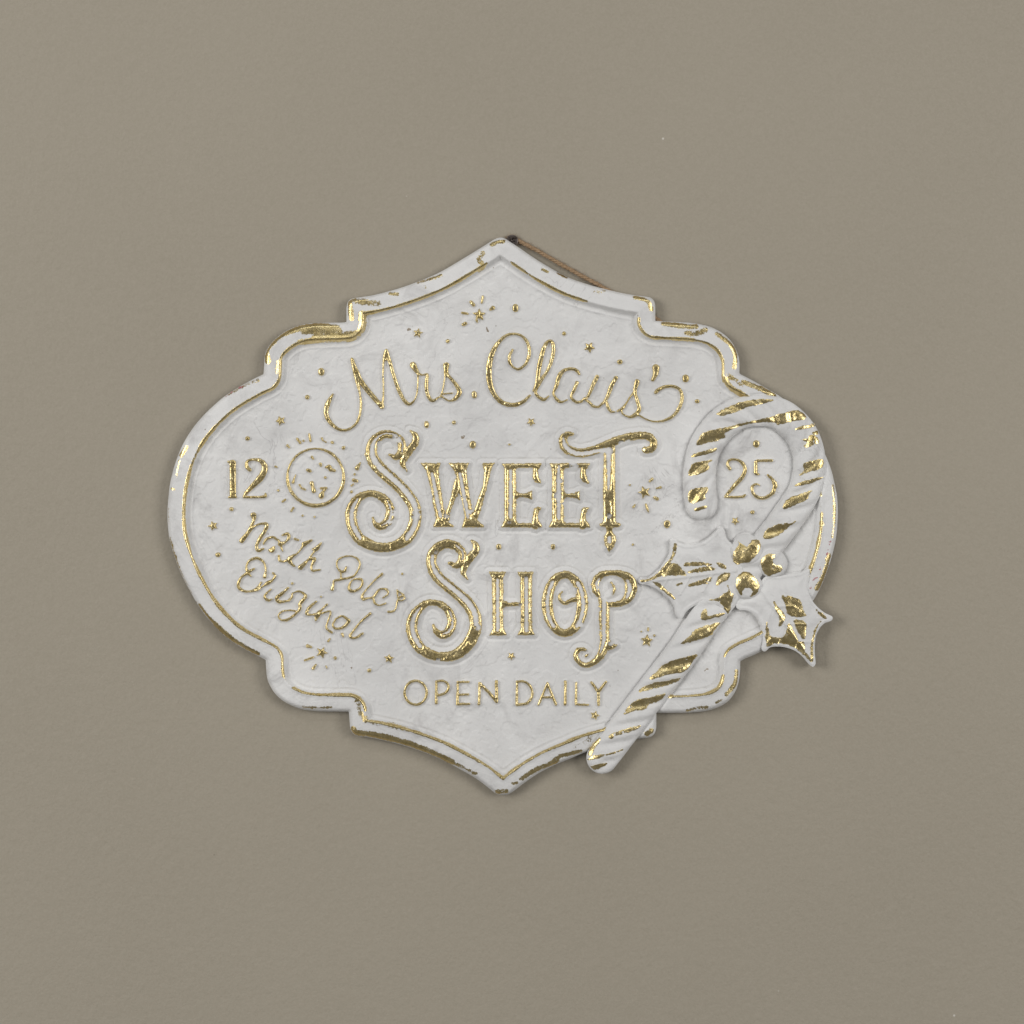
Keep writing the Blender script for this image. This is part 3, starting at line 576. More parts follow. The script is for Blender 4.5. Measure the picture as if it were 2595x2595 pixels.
# soft shoulders of the embossing in the panel
for it in ITEMS:
    if it['name'] in ('letter', 'ring'):
        for s_ in it['strokes']: s_[:, 2] = np.maximum(s_[:, 2], MINR)
for it in ITEMS:
    x0, x1, y0, y1 = local(it); m = it['sh'] + (18 if it['sh'] > 5 else 6)
    j0, j1 = int((x0 - m - gx[0]) / ST), int((x1 + m - gx[0]) / ST) + 2; i0, i1 = int((y0 - m - gy[0]) / ST), int((y1 + m - gy[0]) / ST) + 2
    sl = (slice(i0, i1), slice(j0, j1))
    d = body_sdf(it, GX[sl], GY[sl])
    it_h = 5.0 if it['sh'] > 5 else 3.2
    H[sl] += it_h * (1 - np.clip((d + 1.2) / (it['sh'] + 1.2), 0, 1))
    if it['sh'] > 5: H[sl] += -1.8 * np.exp(-((d - it['sh'] - 2.5) / 2.2) ** 2) + 0.6 * np.exp(-((d - 16) / 3.2) ** 2)

cd = np.full(GX.shape, 1e6, np.float32); carc = np.zeros(GX.shape, np.float32); clat = np.zeros(GX.shape, np.float32)
acc = 0.0
msk = (GX > 1460) & (GY > 970)
Xm, Ym = GX[msk], GY[msk]; dm = cd[msk]; am = carc[msk]; lm = clat[msk]
for p0, p1 in zip(CANE[:-1], CANE[1:]):
    dx, dy = p1[0] - p0[0], p1[1] - p0[1]; L = math.hypot(dx, dy)
    t = np.clip(((Xm - p0[0]) * dx + (Ym - p0[1]) * dy) / (L * L), 0, 1)
    dd = np.hypot(Xm - p0[0] - t * dx, Ym - p0[1] - t * dy)
    b_3 = dd < dm
    dm = np.where(b_3, dd, dm); am = np.where(b_3, acc + t * L, am)
    lm = np.where(b_3, ((Xm - p0[0]) * dy - (Ym - p0[1]) * dx) / L, lm)
    acc += L
cd[msk] = dm; carc[msk] = am; clat[msk] = lm
RC = 39.5
csd = cd - RC
dl = np.full(GX.shape, 1e6, np.float32); dr = dl.copy(); db = [dl.copy() for _ in BERRIES]
m2 = (GX > 1590) & (GY > 1310) & (GY < 1720)
dl[m2] = poly_sdf(GX[m2], GY[m2], leafL); dr[m2] = poly_sdf(GX[m2], GY[m2], leafR)
for k, (bx, by, br) in enumerate(BERRIES):
    wob = 1 + 0.03 * np.sin(3 * np.arctan2(GY - by, GX - bx) + k)
    db[k] = np.hypot(GX - bx, GY - by) - br * wob
dmin_leaf = np.minimum(dl, dr)
dmin_berry = np.minimum(np.minimum(db[0], db[1]), db[2])
dorn = np.minimum(np.minimum(csd, dmin_leaf), dmin_berry)
# the moulding dies out a little where the cane and holly lie over it, with a fine groove along their edges
H -= 3.4 * np.exp(-((dorn - 2.0) / 2.4) ** 2)
H = np.where(dorn < -1.0, np.minimum(H, 34.0), H)
Hplate = np.where(D > 0, H, 20).astype(np.float32)

base = 35.0
rho = np.clip(cd / RC, 0, 1)
dome = (1 - rho ** 2.4) ** 0.55
tw = carc + clat * 1.05
ridge = 2.7 * np.sin(tw * 2 * math.pi / 62.0) + 0.7 * np.sin(tw * 2 * math.pi / 31.0 + 1.0)
Hcane = base + 12.5 * dome + ridge * (1 - rho ** 3) + (vn(GX, GY, 20, 5) - 0.5) * 1.4
H1 = np.where(csd < 0, Hcane, Hplate)
Hb = blur(H1, 6)
vein = np.zeros_like(H)
for ax, ay, bx, by, amp in [(*P(8, [(830, 950)])[0], *P(8, [(-60, 1055)])[0], 2.2), (*P(8, [(1060, 1120)])[0], *P(8, [(1560, 1820)])[0], 2.2)]:
    L = math.hypot(bx - ax, by - ay); ux, uy = (bx - ax) / L, (by - ay) / L
    u = (GX - ax) * ux + (GY - ay) * uy; vv = (GX - ax) * -uy + (GY - ay) * ux
    vein += 1.5 * amp * np.exp(-(vv / 4.5) ** 2) * ((u > 0) & (u < L))
    for off in (0.25, 0.5, 0.75):
        uu = u - off * L - np.abs(vv) * 0.75
        vein += 2.0 * np.exp(-(uu / 3.5) ** 2) * (np.abs(vv) < 45) * ((u > 0) & (u < L))
def leaf_h(d):
    h_ = np.maximum(39.0, 0.35 * 39 + 0.65 * (Hb + 2.5)) + 5.5 * sstep(0, 30, -d) + 2.2 * np.exp(-((d + 5) / 3.5) ** 2) + vein + (vn(GX, GY, 14, 6) - 0.5) * 1.2
    return h_
HlL, HlR = leaf_h(dl), leaf_h(dr)
H2 = np.where(dr < 0, HlR, H1); H2 = np.where(dl < 0, HlL, H2)
HB = blur(H2, 8)
Hberry = []
H3 = H2.copy()
for k, (bx, by, br) in enumerate(BERRIES):
    q = np.clip(-db[k] / br, 0, 1)
    hb = np.maximum(HB, H2 * 0.5 + HB * 0.5) * 0.6 + 42 * 0.4 + 13 * np.sqrt(1 - (1 - q) ** 2) - 0.5
    hb = np.maximum(hb, H2 + 0.8) if False else hb
    Hberry.append(hb.astype(np.float32)); H3 = np.where(db[k] < 0, hb, H3)

# ------------------------------------------------------------------ rim leaf amounts
leafamt = np.full(GX.shape, -1.0, np.float32)
def rub(t, pts, r_, amt):
    global leafamt
    p = [(x, y, r_ / Z) for x, y in [q[:2] for q in P(t, pts)]]
    xs = [a_[0] for a_ in p]; ys = [a_[1] for a_ in p]; m = r_ / Z * 2 + 4
    sl = (slice(max(0, int((min(ys) - m - gy[0]) / ST)), int((max(ys) + m - gy[0]) / ST) + 2), slice(max(0, int((min(xs) - m - gx[0]) / ST)), int((max(xs) + m - gx[0]) / ST) + 2))
    d = stroke_sdf(GX[sl], GY[sl], smooth(p, 4) if len(p) > 2 else p)
    leafamt[sl] = np.maximum(leafamt[sl], amt - np.maximum(d, 0) * 0.12 - np.maximum(d + r_ / Z * 0.6, 0) * 0.07)
# bead along the inner edge of the rim
bead = 1.25 - np.maximum(np.abs(D - 43.5) - 0.8 - 2.2 * vn(GX, GY, 30, 8), 0) * 0.36 - 0.6 * sstep(0.72, 0.95, vn(GX, GY, 55, 9))
for t, x, y, r_ in [(2, 1800, 430, 110), (3, 250, 440, 120), (3, 1260, 880, 150), (3, 1480, 955, 130), (3, 1600, 930, 60), (9, 1260, 1290, 75), (14, 500, 820, 45), (8, 1640, 300, 90), (8, 720, 1850, 60), (13, 1655, 560, 60)]:
    px, py = P(t, [(x, y)])[0]
    bead -= 1.1 * (1 - sstep(r_ / Z * 0.7, r_ / Z * 1.15, np.hypot(GX - px, GY - py)))
leafamt = np.maximum(leafamt, bead)
RUB = [(1, [(1080, 1410), (1062, 1310), (1180, 1172), (1330, 1105), (1500, 1065), (1750, 1085)], 26, 1.1), (1, [(1450, 1110), (1600, 1105), (1760, 1110)], 55, .95), (1, [(1560, 1180), (1750, 1180), (1900, 1165)], 50, 1.0), (1, [(1400, 1225), (1600, 1205)], 22, 1.0),
       (2, [(335, 830), (342, 900), (355, 990)], 22, 1.0), (2, [(350, 812), (450, 830), (620, 850)], 35, .75), (2, [(460, 960), (455, 1080), (400, 1150), (330, 1195)], 42, .9), (2, [(730, 750), (800, 760)], 14, .8), (2, [(1000, 640), (1110, 615), (1230, 570)], 14, .62), (2, [(1070, 680), (1075, 690)], 18, .6),
       (2, [(1725, 275), (1770, 250), (1840, 240)], 14, .85), (2, [(1640, 360), (1600, 420), (1650, 480), (1600, 515)], 26, .75), (3, [(670, 515), (725, 540)], 10, .75), (3, [(830, 547), (908, 580)], 9, 1.0), (3, [(1190, 738), (1290, 730)], 22, .5), (3, [(1580, 790), (1640, 800), (1705, 830), (1738, 905)], 16, .95),
       (4, [(120, 272), (230, 285), (330, 300), (440, 300)], 22, .88), (4, [(345, 365), (430, 375), (530, 335)], 26, .85), (4, [(640, 372), (760, 465), (822, 570), (812, 700)], 15, .95), (4, [(750, 780), (830, 830), (880, 870)], 34, .55), (4, [(900, 840), (1080, 918), (1200, 972)], 20, .9), (4, [(1080, 880), (1200, 955)], 10, .8), (4, [(720, 820), (780, 900), (900, 975)], 22, 1.0),
       (8, [(1780, 120), (1790, 300), (1790, 480), (1770, 620)], 12, .62), (8, [(1740, 800), (1690, 1000), (1620, 1120)], 24, .85), (8, [(1660, 480), (1670, 500)], 16, .8), (13, [(1800, 580), (1782, 710), (1700, 810)], 16, .85), (13, [(1660, 855), (1600, 890)], 10, .7), (13, [(1320, 965), (1420, 940), (1510, 935)], 14, .75), (13, [(925, 1195), (965, 1165)], 18, 1.1),
       (13, [(0, 1465), (80, 1412), (280, 1362)], 15, .8), (13, [(230, 1320), (350, 1260), (360, 1200)], 40, .45), (12, [(1240, 1632), (1400, 1535), (1590, 1462)], 20, .85), (12, [(1620, 1415), (1820, 1362)], 12, .75), (12, [(1010, 1765), (1090, 1755)], 24, .85), (12, [(1150, 1682), (1200, 1672)], 10, .7), (12, [(770, 1582), (800, 1580)], 8, .9),
       (14, [(370, 960), (390, 990), (550, 1008), (750, 1050), (950, 1110), (1150, 1190), (1330, 1275)], 26, 1.05), (14, [(1300, 1270), (1450, 1330), (1560, 1390)], 14, .6), (14, [(410, 670), (440, 780), (490, 860)], 34, .6), (14, [(480, 860), (640, 920)], 18, .55), (14, [(700, 900), (900, 960)], 34, .62),
       (9, [(400, 530), (500, 650), (650, 790), (780, 890)], 26, 1.0), (9, [(800, 890), (880, 940), (980, 992)], 18, .95), (9, [(170, 40), (210, 170), (300, 370), (390, 520)], 14, .72), (9, [(1420, 1510), (1560, 1518), (1700, 1515)], 11, .65), (5, [(235, 590), (285, 520)], 16, .95), (5, [(215, 640), (185, 800)], 9, .5), (5, [(140, 925), (155, 925)], 14, .85), (5, [(105, 1120), (105, 1260)], 8, .6), (5, [(115, 1400), (150, 1530), (210, 1700)], 12, .65),
       (1, [(690, 1730), (830, 1660), (980, 1600)], 18, .62), (1, [(1180, 1420), (1170, 1520)], 22, .7)]
for a_ in RUB: rub(*a_)
leafamt = np.where(D < 1.2, np.minimum(leafamt, 0.25), leafamt)

# ------------------------------------------------------------------ build the plate
rim = relief('rim', sign, m_rim, np.minimum(D, 52.0 - D), H, gx, gy, 14.0, attr=('leaf', leafamt))
panel = relief('panel', sign, m_plaster, D - 52.0, H, gx, gy, ('rel', 6))

def crop(dfield, m=10):
    ii, jj = np.where(dfield < m)
    return slice(max(ii.min() - 2, 0), ii.max() + 3), slice(max(jj.min() - 2, 0), jj.max() + 3)

hide = np.minimum(dmin_leaf, dmin_berry)
sl = crop(csd)
cane = relief('candy_cane', sign, m_plaster, np.minimum(-csd, hide + 3.0)[sl], Hcane[sl], gx[sl[1]], gy[sl[0]], 15.0)
cane['label'] = 'whitewashed raised candy cane with gold stripes'
sl = crop(dr)
leaf_r = relief('holly_leaf', sign, m_plaster, np.minimum(-dr, np.minimum(dl, dmin_berry) + 3.0)[sl], HlR[sl], gx[sl[1]], gy[sl[0]], 15.0)
leaf_r['label'] = 'holly leaf jutting past the rim'
sl = crop(dl)
leaf_l = relief('holly_leaf', sign, m_plaster, np.minimum(-dl, dmin_berry + 3.0)[sl], HlL[sl], gx[sl[1]], gy[sl[0]], 15.0)
leaf_l['label'] = 'holly leaf pointing at the lettering'
berries = []
for k in range(3):
    sl = crop(db[k])
    berries.append(relief('berry', sign, m_plaster, -db[k][sl], Hberry[k][sl], gx[sl[1]], gy[sl[0]], 18.0))

# ------------------------------------------------------------------ gold pieces that follow the relief
def patch(name, parent, t, pts, field, off=1.0, rag=1.4, smoothn=3, st=1.5, wear=0.16, seed=0):
    p = [tuple(q) for q in smooth([q[:2] for q in P(t, pts)], smoothn, True)]
    a_ = np.array(p); x = gridax(a_[:, 0].min() - 6, a_[:, 0].max() + 6, st); y = gridax(a_[:, 1].min() - 6, a_[:, 1].max() + 6, st)
    X, Y = np.meshgrid(x, y)
    d = poly_sdf(X, Y, p) + (vn(X, Y, 5, 4 + seed) - 0.5) * 2 * rag + (vn(X, Y, 2.6, 6) - 0.5) * rag
    M = np.minimum(-d, 9 * (vn(X, Y, 7, 10 + seed) * 0.6 + vn(X, Y, 3, 11) * 0.4 - wear))
    Hh = sample(field, X, Y) + off + 0.7 * (1 - np.exp(-np.maximum(-d, 0) / 2.5)) + (vn(X, Y, 6, 12) - 0.5) * 0.8
    return relief(name, parent, m_gold, M, Hh, x, y, ('rel', 2.5))

STRIPES = [
    (4, [(635, 1160), (700, 1112), (820, 1062), (860, 1045), (980, 1020), (1120, 1010), (1190, 1028), (1080, 1060), (930, 1095), (850, 1130), (700, 1172)]),
    (4, [(440, 1465), (470, 1390), (510, 1340), (600, 1312), (720, 1290), (880, 1250), (1000, 1222), (1150, 1190), (1280, 1150), (1400, 1122), (1470, 1140), (1520, 1190), (1450, 1220), (1330, 1238), (1230, 1265), (1200, 1244), (1000, 1246), (850, 1282), (760, 1320), (712, 1350), (715, 1385), (640, 1420), (540, 1442)]),
    (4, [(1390, 1315), (1430, 1290), (1530, 1262), (1600, 1250), (1600, 1275), (1500, 1305)]),
    (4, [(1575, 1335), (1640, 1318), (1625, 1352), (1590, 1360)]),
    (4, [(1462, 1410), (1530, 1400), (1545, 1365), (1600, 1370), (1640, 1430), (1560, 1470), (1482, 1482), (1520, 1432)]),
    (4, [(1450, 1755), (1490, 1712), (1482, 1650), (1580, 1612), (1676, 1597), (1678, 1668), (1620, 1700), (1540, 1726)]),
    (4, [(1395, 1865), (1440, 1832), (1560, 1794), (1680, 1772), (1620, 1812), (1500, 1850)]),
    (4, [(385, 1580), (420, 1545), (540, 1512), (635, 1490), (620, 1522), (500, 1562)]),
    (4, [(362, 1760), (400, 1650), (480, 1622), (592, 1608), (556, 1642), (560, 1700), (480, 1740)]),
    (4, [(362, 1930), (385, 1896), (460, 1880), (545, 1872), (520, 1915), (440, 1950), (368, 1960)]),
    (8, [(362, 190), (400, 160), (500, 152), (550, 145), (522, 215), (520, 250), (440, 285), (370, 280)]),
    (8, [(420, 350), (480, 325), (555, 318), (500, 352), (440, 370)]),
    (8, [(1400, 122), (1450, 92), (1560, 62), (1650, 35), (1600, 72), (1500, 106)]),
    (8, [(1282, 345), (1320, 260), (1420, 212), (1560, 166), (1540, 202), (1520, 250), (1430, 292), (1370, 326)]),
    (8, [(1090, 622), (1120, 560), (1170, 522), (1270, 490), (1360, 485), (1410, 465), (1330, 530), (1270, 582), (1180, 627), (1120, 640)]),
    (8, [(485, 1425), (490, 1362), (530, 1320), (545, 1360), (552, 1392), (640, 1372), (715, 1362), (700, 1390), (600, 1412), (520, 1436)]),
    (8, [(275, 1665), (370, 1590), (430, 1522), (560, 1480), (680, 1458), (610, 1540), (600, 1572), (500, 1612), (400, 1642), (320, 1662)]),
    (13, [(945, 652), (1040, 560), (1080, 520), (1200, 462), (1300, 440), (1420, 415), (1380, 470), (1330, 542), (1270, 590), (1150, 602), (1040, 640), (980, 656)]),
    (13, [(840, 782), (870, 740), (1000, 692), (1120, 670), (1250, 645), (1200, 690), (1050, 732), (900, 772)]),
    (13, [(695, 990), (770, 900), (850, 850), (960, 830), (1110, 795), (1040, 870), (950, 900), (900, 950), (800, 967), (740, 990)]),
    (13, [(550, 1232), (570, 1190), (680, 1150), (850, 1108), (830, 1142), (720, 1182), (620, 1207), (580, 1240)]),
    (13, [(340, 1452), (380, 1410), (510, 1384), (480, 1417), (400, 1442)]),
    (13, [(375, 1510), (440, 1488), (540, 1478), (450, 1532), (400, 1538)]),
    (13, [(345, 1400), (362, 1340), (430, 1252), (468, 1222), (455, 1270), (402, 1350), (382, 1400)]),
    (13, [(510, 1392), (600, 1365), (690, 1343), (640, 1367), (560, 1394)]),
]
for k, (t, p) in enumerate(STRIPES):
    patch('stripe', cane, t, p, H1, seed=k % 3, wear=0.26 if k in (3, 4, 19, 20, 24) else 0.13)
LEAFGOLD_L = [
    [(222, 690), (246, 690), (240, 760), (226, 800), (186, 872), (250, 885), (330, 975), (310, 996), (100, 1004), (0, 1044), (-100, 1062), (-92, 1036), (0, 1016), (80, 955), (160, 862), (208, 780), (212, 730)],
    [(325, 880), (360, 870), (550, 875), (572, 895), (340, 907)], [(355, 962), (420, 932), (580, 906), (612, 940), (500, 958), (380, 972)], [(625, 868), (690, 880), (735, 925), (690, 932), (650, 900)],
    [(365, 1092), (420, 1060), (500, 1040), (580, 1014), (576, 1060), (500, 1082), (380, 1102)], [(625, 1082), (680, 980), (765, 970), (740, 1040), (690, 1062), (650, 1087)], [(15, 1062), (80, 1078), (150, 1138), (226, 1208), (220, 1232), (150, 1176), (60, 1104)],
    [(555, 1235), (640, 1220), (700, 1180), (750, 1140), (742, 1090), (775, 1165), (805, 1180), (782, 1260), (770, 1340), (732, 1366), (700, 1300), (650, 1250)], [(245, 1082), (290, 1064), (302, 1080), (260, 1097)]]
for k, p in enumerate(LEAFGOLD_L): patch('gold_patch', leaf_l, 8, p, H2, seed=k % 3, wear=0.20, rag=1.6)
LEAFGOLD_R = [
    [(1275, 1190), (1400, 1212), (1450, 1240), (1480, 1320), (1510, 1390), (1440, 1402), (1340, 1380), (1310, 1290)], [(1185, 1235), (1230, 1290), (1305, 1390), (1272, 1480), (1240, 1490), (1250, 1420), (1215, 1330)],
    [(1125, 1440), (1150, 1560), (1200, 1602), (1300, 1590), (1330, 1480), (1350, 1460), (1380, 1520), (1440, 1640), (1490, 1642), (1500, 1740), (1545, 1790), (1568, 1850), (1500, 1782), (1400, 1702), (1300, 1668), (1200, 1662), (1122, 1690)],
    [(1390, 1435), (1500, 1450), (1508, 1550), (1492, 1622), (1440, 1560)], [(1700, 1422), (1640, 1470), (1592, 1600), (1578, 1700), (1582, 1845), (1562, 1820), (1556, 1700), (1578, 1580), (1622, 1478)], [(1612, 1330), (1660, 1360), (1715, 1412), (1690, 1416), (1640, 1376)]]
for k, p in enumerate(LEAFGOLD_R): patch('gold_patch', leaf_r, 8, p, H2, seed=k % 3, wear=0.20, rag=1.6)
BERRYGOLD = [[(812, 640), (850, 662), (930, 716), (980, 652), (1040, 650), (1068, 710), (1030, 782), (960, 860), (900, 872), (820, 884), (797, 790), (852, 690)],
             [(1066, 880), (1100, 800), (1190, 786), (1208, 802), (1184, 850), (1202, 892), (1268, 902), (1274, 950), (1200, 982), (1130, 1000), (1082, 930)],
             [(820, 1080), (850, 990), (930, 955), (1000, 1010), (1050, 1080), (1040, 1158), (962, 1208), (985, 1150), (930, 1113), (880, 1150), (885, 1202), (842, 1150)]]
for k in range(3): patch('gold_patch', berries[k], 8, BERRYGOLD[k], H3, wear=0.17, seed=k)

# traces of an older red coat on the rim
m_red, nt, b, _ = newmat('old_red_paint')
nt.links.new(mixc(nt, ramp(nt, noise(nt, coords(nt), 300, 3), 0.35, 0.65), (0.42, 0.11, 0.13), (0.55, 0.30, 0.31)), b.inputs['Base Color']); b.inputs['Roughness'].default_value = 0.7
for t, p in [(8, [(1735, 660), (1756, 655), (1752, 700), (1738, 735), (1724, 745), (1730, 700)]), (8, [(1716, 770), (1736, 775), (1726, 800), (1708, 806)]), (8, [(1585, 1020), (1620, 1010), (1624, 1030), (1600, 1045), (1570, 1065), (1578, 1040)]),
             (8, [(1550, 1110), (1568, 1100), (1565, 1122), (1550, 1126)]), (8, [(1640, 930), (1652, 915), (1656, 935), (1642, 950)]), (1, [(660, 1752), (700, 1720), (730, 1708), (716, 1732), (676, 1756)]), (1, [(790, 1668), (830, 1648), (836, 1660), (800, 1680)])]:
    o = patch('red_fleck', rim, t, p, H, off=0.3, wear=0.42, rag=2.0, st=1.0)
    if o is not None: o.data.materials.clear(); o.data.materials.append(m_red)

# little dark chips in the white coat
m_chip, nt, b, _ = newmat('bare_dark_metal')
nt.links.new(mixc(nt, ramp(nt, noise(nt, coords(nt), 500, 3), 0.35, 0.65), (0.26, 0.21, 0.15), (0.40, 0.34, 0.27)), b.inputs['Base Color']); b.inputs['Roughness'].default_value = 0.6
for t, p in [(6, [(1232, 405), (1262, 400), (1268, 425), (1238, 432)]), (2, [(895, 1095), (918, 1088), (935, 1112), (905, 1114)]), (2, [(1672, 1075), (1688, 1100), (1700, 1140), (1676, 1112)]), (13, [(1488, 584), (1508, 556), (1534, 568), (1508, 572)]),
             (9, [(1885, 1128), (1900, 1126), (1900, 1142)]), (7, [(552, 525), (570, 530), (560, 542)]), (5, [(1305, 170), (1325, 160), (1320, 195)])]:
    o = patch('chip', panel, t, p, H, off=0.05, wear=0.34, rag=1.2, st=1.0)
    if o is not None: o.data.materials.clear(); o.data.materials.append(m_chip)

# ------------------------------------------------------------------ gold lettering
for it in ITEMS:
    x0, x1, y0, y1 = local(it)
    small = (x1 - x0) < 24 and (y1 - y0) < 24
    st = 1.0 if small else 1.4
    x = gridax(x0 - 6, x1 + 6, st); y = gridax(y0 - 6, y1 + 6, st)
    X, Y = np.meshgrid(x.astype(np.float32), y.astype(np.float32))
    d = body_sdf(it, X, Y)
    rag = it['rag']
    rn = (vn(X, Y, 4.2, 4) - 0.5) * 1.5 * rag + (vn(X, Y, 2.2, 5) - 0.5) * 1.4 * rag
    M = -(d + rn + ((0.45 if it['name'] in ('letter', 'numeral', 'ring') else -0.3) if it['sh'] < 5 else 0.2))
    edge = d.copy()
    for c_ in it['chans']:
        q = stroke_sdf(X, Y, c_)
        M = np.minimum(M, q + rn * 1.2); edge = np.maximum(edge, -q)
    wn = vn(X, Y, 6.5, 10) * 0.55 + vn(X, Y, 2.8, 11) * 0.45
    if not small:
        big_ = vn(X, Y, 38, 13)
        M = np.minimum(M, 9 * (wn - (0.06 + 0.20 * sstep(0.55, 0.95, big_) if it['sh'] > 5 else 0.10)))
    for (t, wx, wy, wr) in it['wear']:
        px, py, pr = P(t, [(wx, wy, wr)])[0]
        f_ = 1 - sstep(pr * 0.55, pr * 1.15, np.hypot(X - px, Y - py))
        M = np.minimum(M, 12 * (wn - 0.70 * f_ + 0.0) + 0.0)
    tt = np.clip(-edge / (7.5 if it['sh'] > 5 else 5.2), 0, 1)
    Hh = sample(H, X, Y) + 0.5 + it['hgt'] * np.sqrt(np.clip(1 - (1 - tt) ** 2, 0, 1)) * 0.8 + (vn(X, Y, 4, 14) - 0.5) * 0.55
    par = sign if 'parent' not in it else it['parent'].get('obj') or sign
    o = relief(it['name'], par, m_gold, M, Hh, x, y, ('rel', 2.6))
    it['obj'] = o
    if o is not None and it['label']: o['label'] = it['label']

# ------------------------------------------------------------------ screw
def W3(px, py, h): return np.array([(px - CX) * S, -h * S, (CY - py) * S])
def tube(name, path, radii, mat, parent, base, seg_=8):
    V, F = [], []
    n = len(path); path = np.array(path)
    for i in range(n):
        d = path[min(i + 1, n - 1)] - path[max(i - 1, 0)]; d = d / (np.linalg.norm(d) + 1e-12)
        up = np.array([0, 1.0, 0]) if abs(d[1]) < 0.9 else np.array([1.0, 0, 0])
        u = np.cross(d, up); u /= np.linalg.norm(u); v_ = np.cross(u, d)
        for k in range(seg_):
            a = 2 * math.pi * k / seg_; V.append(path[i] + radii[i] * (math.cos(a) * u + math.sin(a) * v_))
    for i in range(n - 1):
        for k in range(seg_): F.append((i * seg_ + k, (i + 1) * seg_ + k, (i + 1) * seg_ + (k + 1) % seg_, i * seg_ + (k + 1) % seg_))
    F.append(tuple(range(seg_))); F.append(tuple((n - 1) * seg_ + k for k in reversed(range(seg_))))
    return V, F
def py_mesh(name, V, F, mat, parent, base, smooth_=True):
    V = np.array(V); c_ = (V.min(0) + V.max(0)) / 2
    me = bpy.data.meshes.new(name); me.from_pydata([tuple(p - c_) for p in V], [], F); me.materials.append(mat)
    import bmesh
    bm = bmesh.new(); bm.from_mesh(me); bmesh.ops.recalc_face_normals(bm, faces=bm.faces); bm.to_mesh(me); bm.free()
    me.polygons.foreach_set('use_smooth', [smooth_] * len(me.polygons))
    o = bpy.data.objects.new(name, me); col.objects.link(o); o.location = c_ - base
    if parent: o.parent = parent
    return o

sx, sy = P(3, [(378, 226)])[0]
screw = bpy.data.objects.new('wall_screw', None); col.objects.link(screw); sb_ = W3(sx, sy, 0); screw.location = sb_; screw.empty_display_size = 0.004
screw['label'] = 'dark steel cross-head screw driven into wall at the tip of the sign'; screw['category'] = 'screw'
# head: countersunk disc whose face carries a sunk cross recess (height field)
x = np.arange(sx - 18, sx + 18.1, 0.4); y = np.arange(sy - 18, sy + 18.1, 0.4)
X, Y = np.meshgrid(x, y); rr = np.hypot(X - sx, Y - sy)
u = (X - sx) * math.cos(0.35) + (Y - sy) * math.sin(0.35); v_ = -(X - sx) * math.sin(0.35) + (Y - sy) * math.cos(0.35)
cross = np.minimum(np.maximum(np.abs(u) - 7.5, np.abs(v_) - 1.7), np.maximum(np.abs(v_) - 7.5, np.abs(u) - 1.7))
cross = np.minimum(cross, rr - 3.4)
Hs = 15.6 - 0.9 * sstep(12.5, 15.5, rr) - 5.0 * (1 - sstep(-1.2, 0.5, cross)) * (1 - 0.3 * rr / 8)
Hs += 0.25 * np.exp(-((rr - 13.5) / 0.8) ** 2)
relief('screw_head', screw, m_screw, 15.4 - rr, Hs, x, y, 13.4)
path = [W3(sx, sy, h_) for h_ in (-3, 5, 9, 13.5)]
V, F = tube('shank', path, [4.5 * S, 4.5 * S, 5.5 * S, 14.5 * S], m_screw, None, None, 20)
py_mesh('shank', V, F, m_screw, screw, sb_)

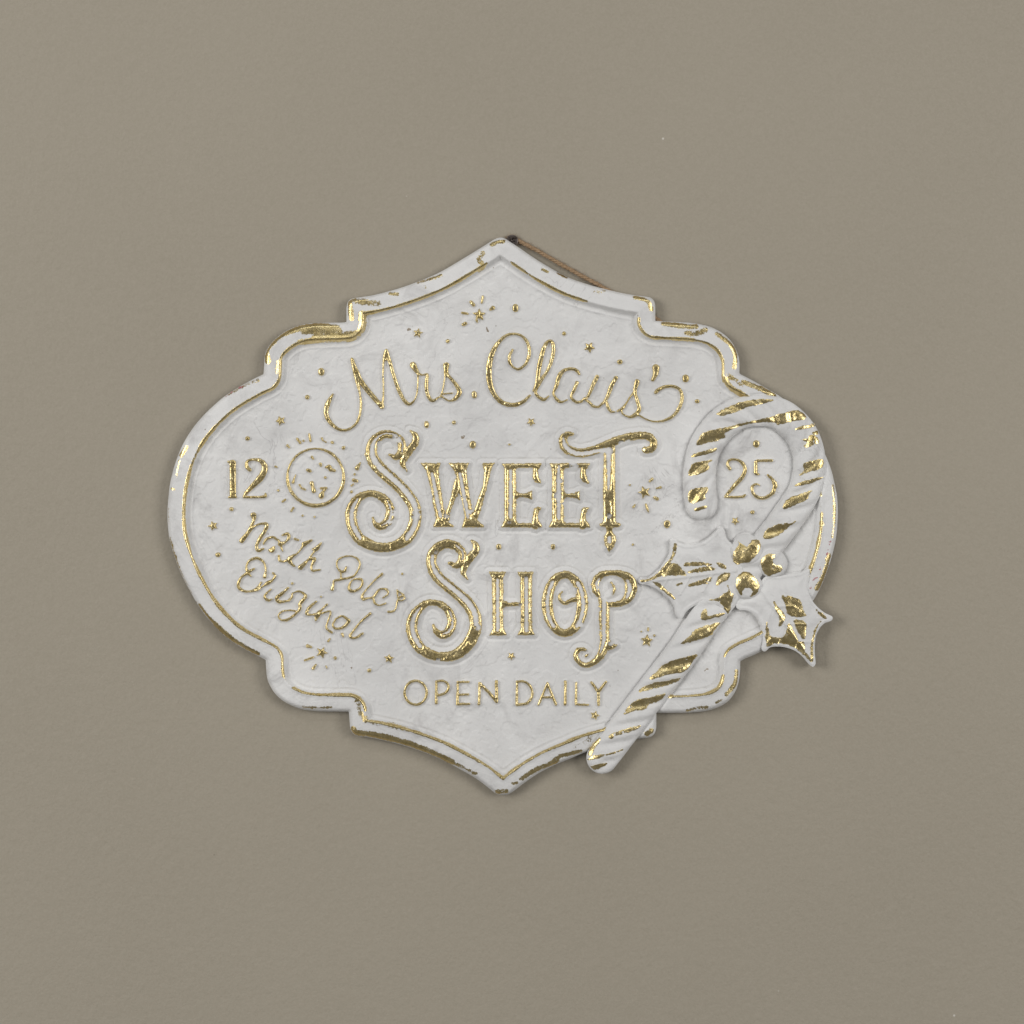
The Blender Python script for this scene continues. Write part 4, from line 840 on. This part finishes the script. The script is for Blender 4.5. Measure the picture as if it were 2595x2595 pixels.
# ------------------------------------------------------------------ twine
tw_ctrl = [(1052, 772, 13.0), (1068, 742, 9.0), (1120, 712, 6.2), (1210, 662, 6.2), (1280, 614, 6.0), (1290, 604, 5.6), (1298, 601, 5.6), (1306, 604, 5.6), (1322, 612, 6.0), (1360, 632, 6.2), (1420, 667, 6.2), (1480, 700, 6.2), (1530, 727, 6.2),
           (1580, 757, 6.3), (1640, 792, 6.4), (1672, 812, 9.0), (1690, 832, 13.0)]
cl = smooth([(a_, b_4, c_ + 3.2 if c_ < 8 else c_ + 1.5) for a_, b_4, c_ in tw_ctrl], 24)
dd = np.concatenate([[0], np.cumsum(np.hypot(np.diff(cl[:, 0]), np.diff(cl[:, 1])))])
twine = bpy.data.objects.new('jute_twine', None); col.objects.link(twine); tb = W3(1302, 598, 6); twine.location = tb; twine.empty_display_size = 0.01
twine['label'] = 'brown jute twine looped over screw behind the sign'; twine['category'] = 'twine'
rng = random.Random(3)
tan = np.gradient(cl[:, :2], axis=0); tan /= np.linalg.norm(tan, axis=1)[:, None]
nor = np.stack([-tan[:, 1], tan[:, 0]], 1)
for k in range(3):
    ph = dd * 2 * math.pi / 34 + k * 2 * math.pi / 3
    off = 2.5
    pth = [W3(cl[i, 0] + nor[i, 0] * off * math.cos(ph[i]), cl[i, 1] + nor[i, 1] * off * math.cos(ph[i]), cl[i, 2] + off * math.sin(ph[i])) for i in range(len(cl))]
    V, F = tube('ply', pth, [(2.9 + 0.5 * math.sin(i * 0.9 + k)) * S for i in range(len(cl))], m_twine, None, None, 7)
    py_mesh('ply', V, F, m_twine, twine, tb)
V, F = [], []
for _ in range(420):
    i = rng.randrange(len(cl) * 25 // 100, len(cl) - 30)
    a = rng.uniform(0, 2 * math.pi); L = rng.uniform(6, 22); s_ = rng.uniform(-1, 1)
    x, y, h_ = cl[i, 0], cl[i, 1], cl[i, 2]
    side = rng.choice((-1, 1)) * rng.uniform(0.3, 1.0)
    pts = []
    for q in np.linspace(0, 1, 5):
        o_ = 3.0 + q * L * 0.55 * abs(side)
        pts.append(W3(x + tan[i, 0] * L * q * s_ + nor[i, 0] * o_ * np.sign(side) + rng.uniform(-.7, .7), y + tan[i, 1] * L * q * s_ + nor[i, 1] * o_ * np.sign(side) + rng.uniform(-.7, .7), max(4.5, h_ + math.sin(a) * 3 * q)))
    v1, f1 = tube('f', pts, [0.28 * S, 0.26 * S, 0.24 * S, 0.2 * S, 0.1 * S], None, None, None, 3)
    n0 = len(V); V += v1; F += [tuple(n0 + z for z in f) for f in f1]
fib = py_mesh('loose_fibres', V, F, m_twine, twine, tb); fib['kind'] = 'stuff'
